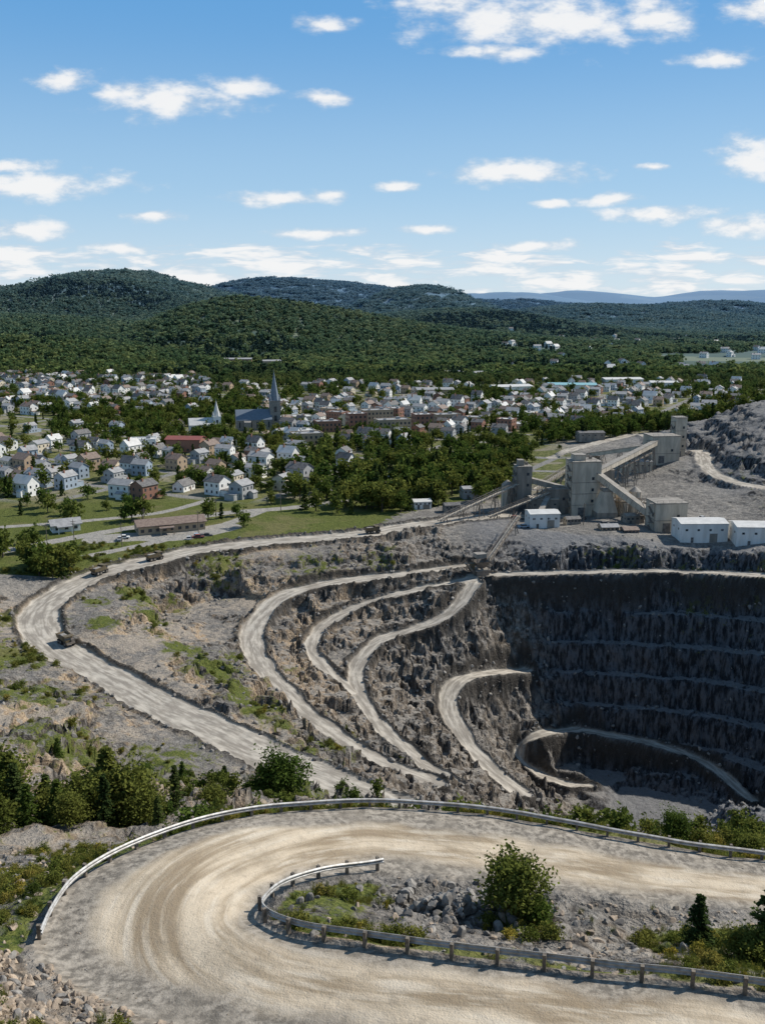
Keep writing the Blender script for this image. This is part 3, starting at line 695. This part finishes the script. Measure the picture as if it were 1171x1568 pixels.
ex=np.array([(-127+R.rand()*22,298+R.rand()*20) for _ in range(20)]+[(-155+R.rand()*26,320+R.rand()*24) for _ in range(14)]+[(-108,384),(-104,386),(-111,383),(-75,384),(-58,372),(-140,395),(-150,400),(-160,395),(-155,410),(-145,412),(-165,415),(-70,388),(-64,392),(-30,402),(-35,406),(-125,405),(-118,412),(-52,418),(-132,378),(-20,398),(-14,396)])
ex=ex[(samp(road,ex[:,0],ex[:,1])<.01)&(samp(pit,ex[:,0],ex[:,1])<.3)&(samp(street,ex[:,0],ex[:,1])<.01)]
xx=np.append(xx,ex[:,0]);yy=np.append(yy,ex[:,1])
front=(xx/yy>-.1)&(yy<520)
hh=np.where(front,8+7*R.rand(len(xx)),5+6.5*R.rand(len(xx)))
pk=np.where(R.rand(len(xx))<.22,4+R.randint(0,2,len(xx)),R.randint(0,4,len(xx)))
scatter('town_trees',np.stack([xx,yy,hz(xx,yy)-.2],1),hh,cTown,pk)
print('towntrees',len(xx))
# ---------------------------------------------------------------- forests
def forest(name,n,ya,yb,s0,s1,col,np_,hzs,con=0.):
    yy=np.sqrt(R.rand(n)*(yb**2-ya**2)+ya**2);xx=yy*(R.rand(n)-.5)*1.0
    el=farz(xx,yy)
    cl=fbm(xx*.4+500,yy,260,2)
    ok=~((cl>.60)&(el<24)&(xx>yy*.02)&(yy<2600))
    ok&=~((np.abs(xx+190)<60)&(np.abs(yy-1375)<22))
    for a,b_,c in hp[nfar0:]: ok&=~((np.abs(xx-a)<14)&(yy<b_+8)&(yy>b_-70))
    xx,yy=xx[ok],yy[ok];m=len(xx);s=s0+(s1-s0)*R.rand(m)**1.5
    pk=R.randint(0,np_,m)
    if con:pk=np.where(R.rand(m)<.12+con*ss(.5,.62,fbm(xx,yy,230,3)),np_,pk)
    scatter(name,np.stack([xx,yy,hz(xx,yy)-s*.08],1),s,col,pk,squash=hzs)
forest('forest',42000,1180,3200,9.5,19,cFar,4,np.array([1.1,1.1,.95]),.7)
forest('distant_forest',14000,3150,7000,50,80,cCan,3,np.array([1,1,.8]))
# ---------------------------------------------------------------- named trees
def tree(name,me,x,y,h,wd=1.): obj(name,me,(x,y,h1(x,y)-.05*h),R.rand()*6,(h*wd,h*wd,h))
tree('deciduous_tree',hd[0],6.8,41.6,3.9,1.05)
tree('deciduous_tree',hd[1],7.8,41.2,2.4,1.1)
tree('pine_tree',hc[0],15.6,39.6,3.3,1.3)
tree('pine_tree',hc[1],18.2,37.6,4.2,1.4)
tree('deciduous_tree',hd[2],17.2,37.2,2.2,1.3)
tree('deciduous_tree',hd[1],22.9,64.1,3.0,1.2)
for i,(x,y,h) in enumerate([(-47,100,10),(-43.5,97.5,10),(-40.5,100,9.5),(-38,97,9),(-35,99,8.5),(-32.1,97.5,11),(-29.5,96.5,8.5),(-36.5,93,7),(-31,92.5,6.5),(-27.4,94.5,5.5),(-44,92,7.5),(-49,94,8),(-34,90,4.5),(-41,89,5.5),(-25,92,4),(-45.5,96,8),(-42,95,8),(-37,101,9),(-33.5,95,7.5),(-39,91,5.5),(-30.5,99,8),(-47,90,5),(-28,98,7),(-51,98,9)]):
    tree('pine_tree' if i%3 else 'deciduous_tree',((hm[i%2] if i%2 else hc[(i//2)%2]) if i%3 else hd[i//3%3]),x,y,h,1.1)
for n_,me,x,y,h,w_ in [('pine_tree',hc[0],-27.1,108.7,6.5,1),('pine_tree',hc[1],-25.8,136.5,6.5,1),('deciduous_tree',hd[2],-16.3,131,9,1.05),('deciduous_tree',hd[1],-20,129,5,1.2),('pine_tree',hc[0],-1.3,158.6,5,1),('deciduous_tree',hd[0],20,118.8,4,1.3),('deciduous_tree',hd[2],14,120,4,1.2),('pine_tree',hm[0],-58,150,5,1),('deciduous_tree',hd[1],-33,118,4.5,1.2),('deciduous_tree',hd[0],-23,112,4.5,1.2),('pine_tree',hm[1],-36,150,5,1),('deciduous_tree',hd[2],-45,158,4,1.3),('deciduous_tree',hd[1],27,60,2.2,1.3),('deciduous_tree',hd[2],17,60,1.8,1.4)]:
    tree(n_,me,x,y,h,w_)
# ---------------------------------------------------------------- foreground scatter
n=22000;xx=R.uniform(-36,34,n);yy=R.uniform(24,80,n)
ino=pip(xx,yy,polyO);ini=pip(xx,yy,polyI)
dO,_=pdist(xx,yy,np.vstack([OUT[::-1],O2]));dI,_=pdist(xx,yy,polyI)
free=(~ino&(dO>.5))|(ini&(dI>.5))
nn=fbm(xx,yy,4,3)
island=ini&(yy<46.5)
fr_=free&(yy>25)
vgl=samp(veg,xx,yy)
green=fr_&(nn>.46)&(R.rand(n)<vgl*1.3)&(~island|(dI>.9))
q=green&(R.rand(n)<.5)&(~((dO>7)&(xx>-8)&~island))
scatter('roadside_shrubs',np.stack([xx[q],yy[q],hz(xx[q],yy[q])-.04],1),.16+.75*R.rand(q.sum())**2,cShr,R.randint(0,5,q.sum()))
q=fr_&(nn>.40)&(R.rand(n)<vgl*.9+.04)
scatter('grass',np.stack([xx[q],yy[q],hz(xx[q],yy[q])],1),R.uniform(.2,.5,q.sum()),cTuft,R.randint(0,2,q.sum()))
q=fr_&(island|(xx<-9))&(R.rand(n)<.6*(1-.6*vgl))
scatter('rock_rubble',np.stack([xx[q],yy[q],hz(xx[q],yy[q])],1),.07+.7*R.rand(q.sum())**4,cRt,R.randint(0,5,q.sum()),1.)
n2=800;bx=R.normal(4.0,1.7,n2);by=R.normal(42.5,1.5,n2)
q=pip(bx,by,polyI)
scatter('boulders',np.stack([bx[q],by[q],hz(bx[q],by[q])],1),.14+.85*R.rand(q.sum())**2.5,cRg,R.randint(0,4,q.sum()),1.)
n2=5200;bx=R.uniform(-17,-7,n2);by=R.uniform(26,36.5,n2)
q=(~pip(bx,by,polyO))&(fbm(bx,by,2.,2)>.42)
scatter('rock_pile',np.stack([bx[q],by[q],hz(bx[q],by[q])+.0],1),.06+.65*R.rand(q.sum())**4,cRt,R.choice([0,1,2,0,1,2,3],q.sum()),1.)
n3=2600;q3=R.uniform(-16,30,n3),R.uniform(25,54,n3)
k3=pip(q3[0],q3[1],polyO)&~pip(q3[0],q3[1],polyI);d3=pdist(q3[0],q3[1],np.vstack([OUT[::-1],O2]))[0];k3&=(d3<1.9)
scatter('gravel',np.stack([q3[0][k3],q3[1][k3],hz(q3[0][k3],q3[1][k3])],1),R.uniform(.03,.14,k3.sum()),cRt,R.randint(0,5,k3.sum()),1.)
n=60000;xx=R.uniform(-115,150,n);yy=R.uniform(165,372,n)
bmk=samp(berm,xx,yy);sl=samp(amp,xx,yy);rdm=samp(road,xx,yy)
q=(R.rand(n)<np.clip(bmk*.4+sl*.2,0,1))&(rdm<.2)
scatter('quarry_boulders',np.stack([xx[q],yy[q],hz(xx[q],yy[q])],1),.3+1.9*R.rand(q.sum())**4,cRg,R.randint(0,4,q.sum()),1.)
n=36000;xx=R.uniform(-130,60,n);yy=R.uniform(62,345,n)
vg=samp(veg,xx,yy)*(samp(road,xx,yy)<.05)
q=(R.rand(n)<np.clip(vg-.3,0,1)*.6)&(fbm(xx,yy,9,3)>.44)
scatter('hillside_shrubs',np.stack([xx[q],yy[q],hz(xx[q],yy[q])-.1],1),.4+1.6*R.rand(q.sum())**2,cShr,R.choice([0,1,2,0,1,2,3],q.sum()))
n=3000;xx=R.uniform(-52,60,n);yy=R.uniform(58,160,n);q=(R.rand(n)<.3)&(fbm(xx,yy,14,2)>.5)&~((xx<-15)&(yy<85))
scatter('hillside_trees',np.stack([xx[q],yy[q],hz(xx[q],yy[q])-.1],1),1.4+2.2*R.rand(q.sum()),cTown,R.randint(0,4,q.sum()))
n=2200;xx=R.uniform(110,330,n);yy=R.uniform(345,720,n);q=((yy>600)|(xx>215)|((samp(veg,xx,yy)>.45)&(R.rand(n)<.6)))
q&=(samp(road,xx,yy)<.1)&(samp(plantpad,xx,yy)<.3)&(samp(spoil,xx,yy)<.5)|((yy>600)&(samp(road,xx,yy)<.1))
sz=np.where(yy[q]>590,7+5*R.rand(q.sum()),1.5+3*R.rand(q.sum()))
scatter('ridge_trees',np.stack([xx[q],yy[q],hz(xx[q],yy[q])-.1],1),sz,cTown,R.randint(0,6,q.sum()))
# ---------------------------------------------------------------- guardrails
def guardrail(P_,side,sp=1.9):
    P_=cr(P_,6);mb=MB();prof=[(.0,.42),(.07,.47),(.07,.53),(.01,.58),(.07,.63),(.07,.69),(.0,.74)]
    T=np.gradient(P_[:,:2],axis=0);T/=np.linalg.norm(T,axis=1)[:,None];Nn=np.stack([T[:,1],-T[:,0]],1)*side
    zb=hz(P_[:,0],P_[:,1]);k=np.ones(9)/9;zb=np.convolve(np.pad(zb,4,'edge'),k,'valid')
    v=[];m=len(prof)
    for i in range(len(P_)):
        for o,z in prof: v.append((P_[i,0]+Nn[i,0]*(o+.1),P_[i,1]+Nn[i,1]*(o+.1),zb[i]+z))
        for o,z in prof[::-1]: v.append((P_[i,0]+Nn[i,0]*(o+.085),P_[i,1]+Nn[i,1]*(o+.085),zb[i]+z))
    q=2*m;f=[]
    for i in range(len(P_)-1):
        for j in range(q): f.append((i*q+j,i*q+(j+1)%q,(i+1)*q+(j+1)%q,(i+1)*q+j))
    f+=[tuple(range(q)),tuple(range((len(P_)-1)*q,len(P_)*q))]
    mb.add(v,f,'galv')
    acc=0;nxt=.3
    for i in range(len(P_)-1):
        L=np.hypot(*(P_[i+1]-P_[i])[:2])
        while nxt<acc+L:
            tt=(nxt-acc)/L;p=P_[i]*(1-tt)+P_[i+1]*tt;z=zb[i]*(1-tt)+zb[i+1]*tt;r=math.atan2(T[i,1],T[i,0])
            mb.box((p[0]-Nn[i,0]*.06,p[1]-Nn[i,1]*.06,z-.7),(.15,.17,1.48),'post',r);mb.box((p[0]+Nn[i,0]*.055,p[1]+Nn[i,1]*.055,z+.46),(.12,.075,.24),'galv',r)
            nxt+=sp
        acc+=L
    obj('guardrail',mb.mesh('guardrail'))
guardrail(outer,1);guardrail(inner,-1)
# ---------------------------------------------------------------- mine plant
def B(name,parts,x,y,z=None,rot=0.):
    mb=MB();parts(mb);place(name,mb.mesh(name),x,y,rot,8,z)
def ribs(mb,L,Wd,h,k,st=1.6,z=0):
    for sg in (-1,1):
        for i in range(int(L/st)+1): mb.box((-L/2+i*st,sg*(Wd/2+.03),z),(.12,.1,h),k)
        for i in range(int(Wd/st)+1): mb.box((sg*(L/2+.03),-Wd/2+i*st,z),(.1,.12,h),k)
def shed(L,Wd,h,wall,roof,r=.8,doors=True):
    def f(mb):
        mb.pent((0,0,-1),L,Wd,h+1,r,wall);mb.roof((0,0,0),L,Wd,h,r,roof,.3,.15);ribs(mb,L,Wd,h-.1,wall)
        if doors:
            mb.box((L*.2,-Wd/2-.05,0),(3,.12,min(3.6,h*.6)),'clad2');mb.box((-L*.25,-Wd/2-.06,0),(1,.12,2.1),'roofd')
        windows(mb,L,Wd,h*.62,1,4,1,ww=1,wh=.8)
    return f
def tower(L,Wd,h,wall,extra=True):
    def f(mb):
        mb.box((0,0,-1),(L,Wd,h+1),wall);mb.box((0,0,h),(L+.5,Wd+.5,.4),'clad2');ribs(mb,L,Wd,h-.1,wall,1.5)
        for k in range(1,int(h/5)):
            mb.box((0,-Wd/2-.06,k*5),(L,.14,.25),'clad2');mb.box((-L/2-.06,0,k*5),(.14,Wd,.25),'clad2')
            mb.box((L*.22,-Wd/2-.05,k*5+1.2),(1.1,.12,1.3),'glass');mb.box((-L/2-.05,-Wd*.2,k*5+1.2),(.12,1.1,1.3),'glass')
        mb.box((-L*.15,-Wd/2-.05,0),(3.2,.12,4),'roofd')
        for k in range(int(h/4)):
            z=k*4;mb.box((-L/2-1.2,-Wd*.3,z+3.9),(2.2,1.6,.12),'steel');mb.beam((-L/2-.7,-Wd*.3+.8,z),(-L/2-.7,-Wd*.3+4.2,z+2.),.8,.15,'steel')
            for a in (-2.2,-.2):mb.box((-L/2+a,-Wd*.3-.7,z),(.12,.12,4),'steel')
        if extra: mb.box((-L*.2,0,h+.4),(L*.4,Wd*.5,2.4),wall);mb.box((-L*.2,0,h+2.8),(L*.42,Wd*.54,.2),'clad2');mb.box((L*.3,Wd*.2,h+.4),(1.2,1.2,1.2),'steel')
        for sg in (-1,1):
            for i in range(6): mb.box((-L/2+L*i/5,sg*(Wd/2+.15),h+.4),(.08,.08,1.),'steel')
            mb.box((0,sg*(Wd/2+.15),h+1.36),(L,.07,.07),'steel')
    return f
B('processing_tower',tower(12.5,11,24,'clad'),88.6,398,10,.12)
B('crusher_tower',tower(6.5,7,20,'clad2'),63.4,407,10,.12)
B('crusher_building',tower(9,8,11,'clad2',False),78,401,10,.1)
def hopper(mb):
    mb.box((0,0,0),(9,8,3),'clad2');mb.add([(-4.5,-4,3),(4.5,-4,3),(4.5,4,3),(-4.5,4,3),(-1.5,-2.5,12),(2,-2.5,12),(2,2.5,12),(-1.5,2.5,12)],[(0,1,5,4),(1,2,6,5),(2,3,7,6),(3,0,4,7),(4,5,6,7)],'clad');mb.box((.2,0,12),(4,5.4,1.2),'clad2')
B('feed_hopper',hopper,97,390,10,.1)
B('processing_shed',shed(12,10,7,'clad2','clad'),71.3,400,10,.1)
B('maintenance_shed',shed(12.5,9,6.2,'panel','roofw'),67,374,10,.1)
B('screening_building',tower(13,11,12,'clad',False),117,368,10,.1)
B('storage_warehouse',shed(18.5,11,7.5,'panel','roofw',1.),125.5,352,10,.02)
B('storage_warehouse',shed(19,11,7.5,'panel','roofw',1.),146,346,10,-.05)
B('site_office',shed(6,5,2.8,'roofb','roofb',.9),99.5,358,10,.1)
B('site_office',shed(7,5,3,'tanbrick','roofg',.9),92,362,10,.1)
B('primary_crusher_building',tower(15,13,14,'clad',False),147.5,480,20,.1)
B('silo_tower',tower(6,7,22,'clad',False),160,492,20,.1)
B('processing_shed',shed(17,9,5,'clad2','roofd'),137,600,14.5,.1)
B('processing_shed',shed(12,8,5,'clad2','roofg'),118,520,12,.1)
B('processing_shed',shed(14,9,6,'clad','roofg'),132,470,16,.1)
B('processing_shed',shed(9,7,5,'tanbrick','roofb'),100,440,11,.1)
B('pump_house',shed(9,7,5,'grey','roofg'),42.5,433,10,.2)
B('equipment_shed',shed(8,6,3.4,'panel','roofw'),17.8,410,10,.2)
B('equipment_shed',shed(7,5,3.4,'clad2','roofd'),31,402,10,.2)
B('equipment_shed',shed(6,4,3,'clad2','roofd'),80,376,10,.2)
B('equipment_shed',shed(8,5,4,'clad2','clad2'),106,378,10,.2)
B('transfer_building',tower(6,6,14,'clad2',False),104,420,12,.1)
def silo(mb):
    mb.cyl((0,0,-1),(0,0,11),2.6,2.6,'clad',18);mb.cyl((0,0,11),(0,0,13),2.7,.5,'clad2',18)
    for i in range(8):
        a=i*.785;mb.box((2.65*math.cos(a),2.65*math.sin(a),0),(.15,.15,11),'clad2',a)
for x,y in ((105,393),(111,394),(57,410)): B('silo',silo,x,y,10)
def conveyor(p,q,w_=3.,h_=2.6,k='clad',legs=4,truss=False):
    mb=MB();p,q=Vector(p),Vector(q)
    if not truss:
        mb.beam(p,q,w_,h_,k);up=Vector((0,0,h_/2+.1));mb.beam(p+up,q+up,w_+.3,.2,'clad2')
        for i in range(1,14):
            c=p.lerp(q,i/14);d=(q-p).normalized()*.08;mb.beam(c-d,c+d,w_+.12,h_+.1,'clad2')
    else:
        u=(q-p).cross(Vector((0,0,1))).normalized()*w_/2;hv_=Vector((0,0,h_))
        for sg in (-1,1):
            mb.beam(p+u*sg,q+u*sg,.25,.25,'steel');mb.beam(p+u*sg+hv_,q+u*sg+hv_,.22,.22,'steel');N_=int((q-p).length/3)
            for i in range(N_):
                a=p.lerp(q,i/N_)+u*sg;b_=p.lerp(q,(i+1)/N_)+u*sg;mb.beam(a,b_+hv_,.14,.14,'steel');mb.beam(a,a+hv_,.14,.14,'steel')
        mb.beam(p+Vector((0,0,.4)),q+Vector((0,0,.4)),w_*.8,.3,'clad')
    for i in range(legs):
        c=p.lerp(q,(i+.5)/legs);g=h1(c.x,c.y)-.5
        if c.z-h_/2-g<1.5: continue
        s_=(q-p).normalized();u=s_.cross(Vector((0,0,1))).normalized()
        for a in (-1,1):
            for b_ in (-1,1): mb.beam(c+u*a*w_*.45+s_*b_*.4-Vector((0,0,h_/2)),Vector((c.x,c.y,g))+u*a*w_*.9+s_*b_*1.6,.3,.3,'steel')
        n_=int((c.z-g)/4)
        for j in range(n_):
            z=g+(c.z-h_/2-g)*(j+.5)/max(1,n_);mb.beam(Vector((c.x,c.y,z))-u*w_*.75,Vector((c.x,c.y,z))+u*w_*.75,.2,.2,'steel')
            mb.beam(Vector((c.x,c.y,z))-u*w_*.75,Vector((c.x,c.y,z+3.4))+u*w_*.65,.16,.16,'steel')
    obj('conveyor',mb.mesh('conveyor'))
conveyor((93,396,29),(114,370,14),3.,2.6,'clad',2)
conveyor((143,474,31),(94,402,27),2.6,2.2,'clad',6)
conveyor((65,407,24),(84,400,20),2.6,2.2,'clad2',1)
conveyor((24,379,11),(61,404,22),2.,2.0,'clad2',5,True)
conveyor((39,334,4.5),(56,366,16),1.8,1.8,'clad',3,True)
conveyor((168,560,22),(152,486,32),2.6,2.2,'clad2',3)
conveyor((66,376,14),(74,398,18),2.,1.8,'clad2',2)
conveyor((100,396,16),(116,372,20),2.,1.8,'clad2',2,True)
conveyor((70,412,18),(120,520,17),2.2,2.,'clad2',7,True)
conveyor((46,386,11),(76,398,20),1.8,1.8,'clad2',4,True)
conveyor((140,478,28),(112,520,16),2.4,2.,'clad',4)
conveyor((104,420,24),(142,474,26),1.8,1.8,'clad2',4,True)
def crusher(mb):
    mb.box((0,0,-1),(5,4.5,3),'steel');mb.box((0,0,2),(6,5,.3),'clad2')
    for a in (-2.3,2.3):
        for b_ in (-2,2): mb.box((a,b_,2.3),(.3,.3,4.5),'steel')
    mb.add([(-1,-1,2.6),(1,-1,2.6),(1,1,2.6),(-1,1,2.6),(-3,-2.6,5.4),(3,-2.6,5.4),(3,2.6,5.4),(-3,2.6,5.4)],[(0,1,5,4),(1,2,6,5),(2,3,7,6),(3,0,4,7)],'steel')
    mb.box((-.5,0,6.8),(4,3.4,1.6),'clad2');mb.box((-3.6,0,2.3),(1.6,2.2,2.4),'yellow');mb.beam((2,0,6),(5,3,8),.8,.8,'steel');mb.beam((-3,-1,1),(-7,-2,5.5),1.2,.5,'steel')
B('mobile_crusher',crusher,37,331,1.6,.3)
# ---------------------------------------------------------------- vehicles
def truckmesh():
    mb=MB();mb.box((0,0,.75),(5,1.5,.35),'steel')
    mb.add([(-2.6,-1.1,1.3),(1,-1.1,1.15),(1,1.1,1.15),(-2.6,1.1,1.3),(-3,-1.25,2.3),(1.2,-1.25,2.5),(1.2,1.25,2.5),(-3,1.25,2.3)],[(0,3,2,1),(0,1,5,4),(1,2,6,5),(2,3,7,6),(3,0,4,7)],'yellow')
    mb.box((-.9,0,1.6),(3.4,2.1,.6),'rockg',0,.7,.6)
    mb.box((1.6,0,2.5),(1.6,2.5,.12),'yellow');mb.box((1.75,-.45,1.1),(1.2,1.3,1.3),'yellow');mb.box((2.05,-.45,1.75),(.65,1.34,.5),'glass');mb.box((2.1,.6,1.0),(1.1,.8,.8),'steel')
    mb.box((2.7,0,.7),(.2,2.2,.45),'steel')
    for x in (-1.7,-.5,1.9):
        for sg in (-1,1): mb.cyl((x,sg*.75,.62),(x,sg*1.25,.62),.62,.62,'tyre',16);mb.cyl((x,sg*1.2,.62),(x,sg*1.27,.62),.28,.28,'clad2',10)
    return mb.mesh('dump_truck')
tm=truckmesh()
for x,y,r in [(-90.5,247,-.8),(-98.5,306,1.1),(-83,321,.8),(-4.1,361.5,.35)]:
    obj('dump_truck',tm,(x,y,h1(x,y)+.02),r,1.15)
def carmesh(k):
    mb=MB();mb.box((0,0,.35),(4.6,1.8,.55),k,0,.98,.95);mb.box((-.1,0,.9),(2.4,1.65,.6),'glass',0,.78,.88);mb.box((-.1,0,1.5),(1.9,1.46,.06),k)
    for x in (-1.4,1.4):
        for sg in (-1,1): mb.cyl((x,sg*.7,.34),(x,sg*.93,.34),.34,.34,'tyre',12)
    return mb.mesh('car')
cm=[carmesh(k) for k in ('panel','roofd','roofr','blue','grey')]
for i in range(46):
    if i<14: x,y=(-104+R.rand()*36,350+R.rand()*9)
    elif i<34: x,y=(50+R.rand()*90,368+R.rand()*20)
    else: x,y=(-60+R.rand()*90,600+R.rand()*150)
    if clear(x,y,1): obj('parked_car',cm[R.randint(5)],(x,y,h1(x,y)+.02),.2+R.choice([0,1.57]),1)
mbp=MB();mbp.cyl((0,0,-.5),(0,0,9.5),.16,.1,'post',8);mbp.box((0,0,8.6),(2.2,.14,.16),'post');mbp.box((0,0,7.8),(1.6,.12,.14),'post');pm=mbp.mesh('utility_pole')
for x,y in [(-120,345),(-98,366),(-72,386),(-46,404),(-128,338),(-75,362),(-100,340),(40,392),(62,384),(84,372)]: obj('utility_pole',pm,(x,y,h1(x,y)),.6)
# ---------------------------------------------------------------- camera
cam=bpy.data.cameras.new('camera');co=bpy.data.objects.new('camera',cam);sc.collection.objects.link(co);sc.camera=co
co.location=(0,0,100);co.rotation_euler=(math.pi/2-math.atan(314/1400),0,0)
cam.sensor_fit='HORIZONTAL';cam.sensor_width=36;cam.lens=36*1400/1171;cam.clip_end=40000;cam.clip_start=.5
# ---------------------------------------------------------------- sun & sky
az,el=math.radians(66),math.radians(43)
sd=Vector((math.sin(az)*math.cos(el),math.cos(az)*math.cos(el),math.sin(el)))
sl_=bpy.data.lights.new('sun','SUN');sl_.energy=5.;sl_.angle=math.radians(.5);sl_.color=(1,.955,.885)
so=bpy.data.objects.new('sun',sl_);sc.collection.objects.link(so);so.rotation_euler=sd.to_track_quat('Z','Y').to_euler();so.location=(200,200,300)
wd=bpy.data.worlds.new('World');sc.world=wd;wd.use_nodes=True;t=wd.node_tree;t.nodes.clear()
sky=nd(t,'ShaderNodeTexSky',sky_type='NISHITA',sun_disc=False,sun_elevation=el,sun_rotation=az,air_density=1.,dust_density=.3,ozone_density=2.,altitude=100)
D=nd(t,'ShaderNodeTexCoord').outputs['Generated'];s_=nd(t,'ShaderNodeSeparateXYZ',{0:D})
ez=s_.outputs[2]
gc=mx(t,mr(t,ez,-.02,.13),(6.6,7.9,8.9),(3.9,6.2,8.5))
gc=mx(t,mr(t,ez,.08,.30),gc,(1.3,3.8,7.4))
gc=mx(t,mr(t,ez,.32,.6),gc,(1.1,2.0,3.5))
skc=mx(t,.87,sky.outputs[0],gc)
bg=nd(t,'ShaderNodeBackground',{'Color':skc,'Strength':.1})
yp=mth(t,'MAXIMUM',s_.outputs[1],.05);Xc=mth(t,'DIVIDE',s_.outputs[0],yp);Zc=mth(t,'DIVIDE',s_.outputs[2],yp)
Q=nd(t,'ShaderNodeCombineXYZ',{0:Xc,1:Zc,2:0.}).outputs[0]
wv=nd(t,'ShaderNodeTexNoise',{'Vector':vm(t,'MULTIPLY',Q,(1,2.2,1)),'Scale':14.,'Detail':2.}).outputs[1]
Qw=vm(t,'ADD',Q,vm(t,'MULTIPLY',vm(t,'SUBTRACT',wv,(.5,.5,.5)),(.045,.014,0)))
blobs=[(-.21,.205,.085,.020),(-.255,.212,.04,.013),(-.143,.217,.034,.012),(-.057,.2076,.034,.009),(-.325,.225,.036,.012),(.155,.28,.14,.030),(.27,.283,.05,.022),(.068,.295,.05,.022),(.112,.252,.06,.010),(-.062,.277,.035,.009),(.38,.29,.045,.02),(.34,.244,.04,.01),
(-.37,.125,.11,.017),(-.40,.142,.07,.008),(.138,.137,.09,.014),(.385,.150,.05,.026),(.017,.12,.022,.006),(-.112,.111,.065,.008),(-.058,.115,.025,.007),(.29,.095,.075,.010),(.24,.109,.045,.007),(.38,.083,.055,.012),(-.38,.08,.06,.013),(-.24,.092,.035,.006),(.045,.08,.035,.006),(-.07,.076,.06,.006),(-.28,.06,.045,.008),(-.134,.054,.045,.007),(.16,.063,.055,.007),(.17,.106,.022,.006),(.28,.142,.02,.005)]
acc=None
for x,z,rx,rz_ in blobs:
    v=nd(t,'ShaderNodeVectorMath',{0:Qw,1:(1/rx,1/rz_,0),2:(-x/rx,-z/rz_,0)},operation='MULTIPLY_ADD').outputs[0]
    l=nd(t,'ShaderNodeVectorMath',{0:v,1:v},operation='DOT_PRODUCT').outputs['Value']
    acc=l if acc is None else mth(t,'MINIMUM',acc,l)
acc=mth(t,'SQRT',acc)
dn_=mth(t,'SUBTRACT',1.1,acc)
cn=nz(t,vm(t,'MULTIPLY',Q,(1,2.2,1)),24.,5,.58)
dn_=mth(t,'ADD',mth(t,'MAXIMUM',dn_,-1.2),mth(t,'MULTIPLY',mth(t,'SUBTRACT',cn,.5),2.3))
hb=nz(t,vm(t,'MULTIPLY',Qw,(1,5.5,1)),11.,4,.6)
hw=mth(t,'MULTIPLY',mr(t,Zc,.0,.02),mr(t,Zc,.09,.045))
hbd=mth(t,'MULTIPLY',mth(t,'SUBTRACT',hb,mr(t,hw,0.,1.,.75,.40)),5.)
dn_=mth(t,'MAXIMUM',dn_,hbd)
alpha=mth(t,'MULTIPLY',mr(t,dn_,-.05,1.0),mr(t,s_.outputs[1],.05,.2))
alpha=mth(t,'MULTIPLY',alpha,.95)
cc=mx(t,mr(t,mth(t,'ADD',dn_,mth(t,'MULTIPLY',mth(t,'SUBTRACT',cn,.5),1.5)),.0,.9),(.64,.71,.80),(.97,.97,.97))
bg2=nd(t,'ShaderNodeBackground',{'Color':cc,'Strength':.95})
ms=nd(t,'ShaderNodeMixShader',{0:alpha,1:bg.outputs[0],2:bg2.outputs[0]})
wo=nd(t,'ShaderNodeOutputWorld');t.links.new(ms.outputs[0],wo.inputs[0])
sc.view_settings.view_transform='Standard';sc.view_settings.look='None';sc.view_settings.exposure=0
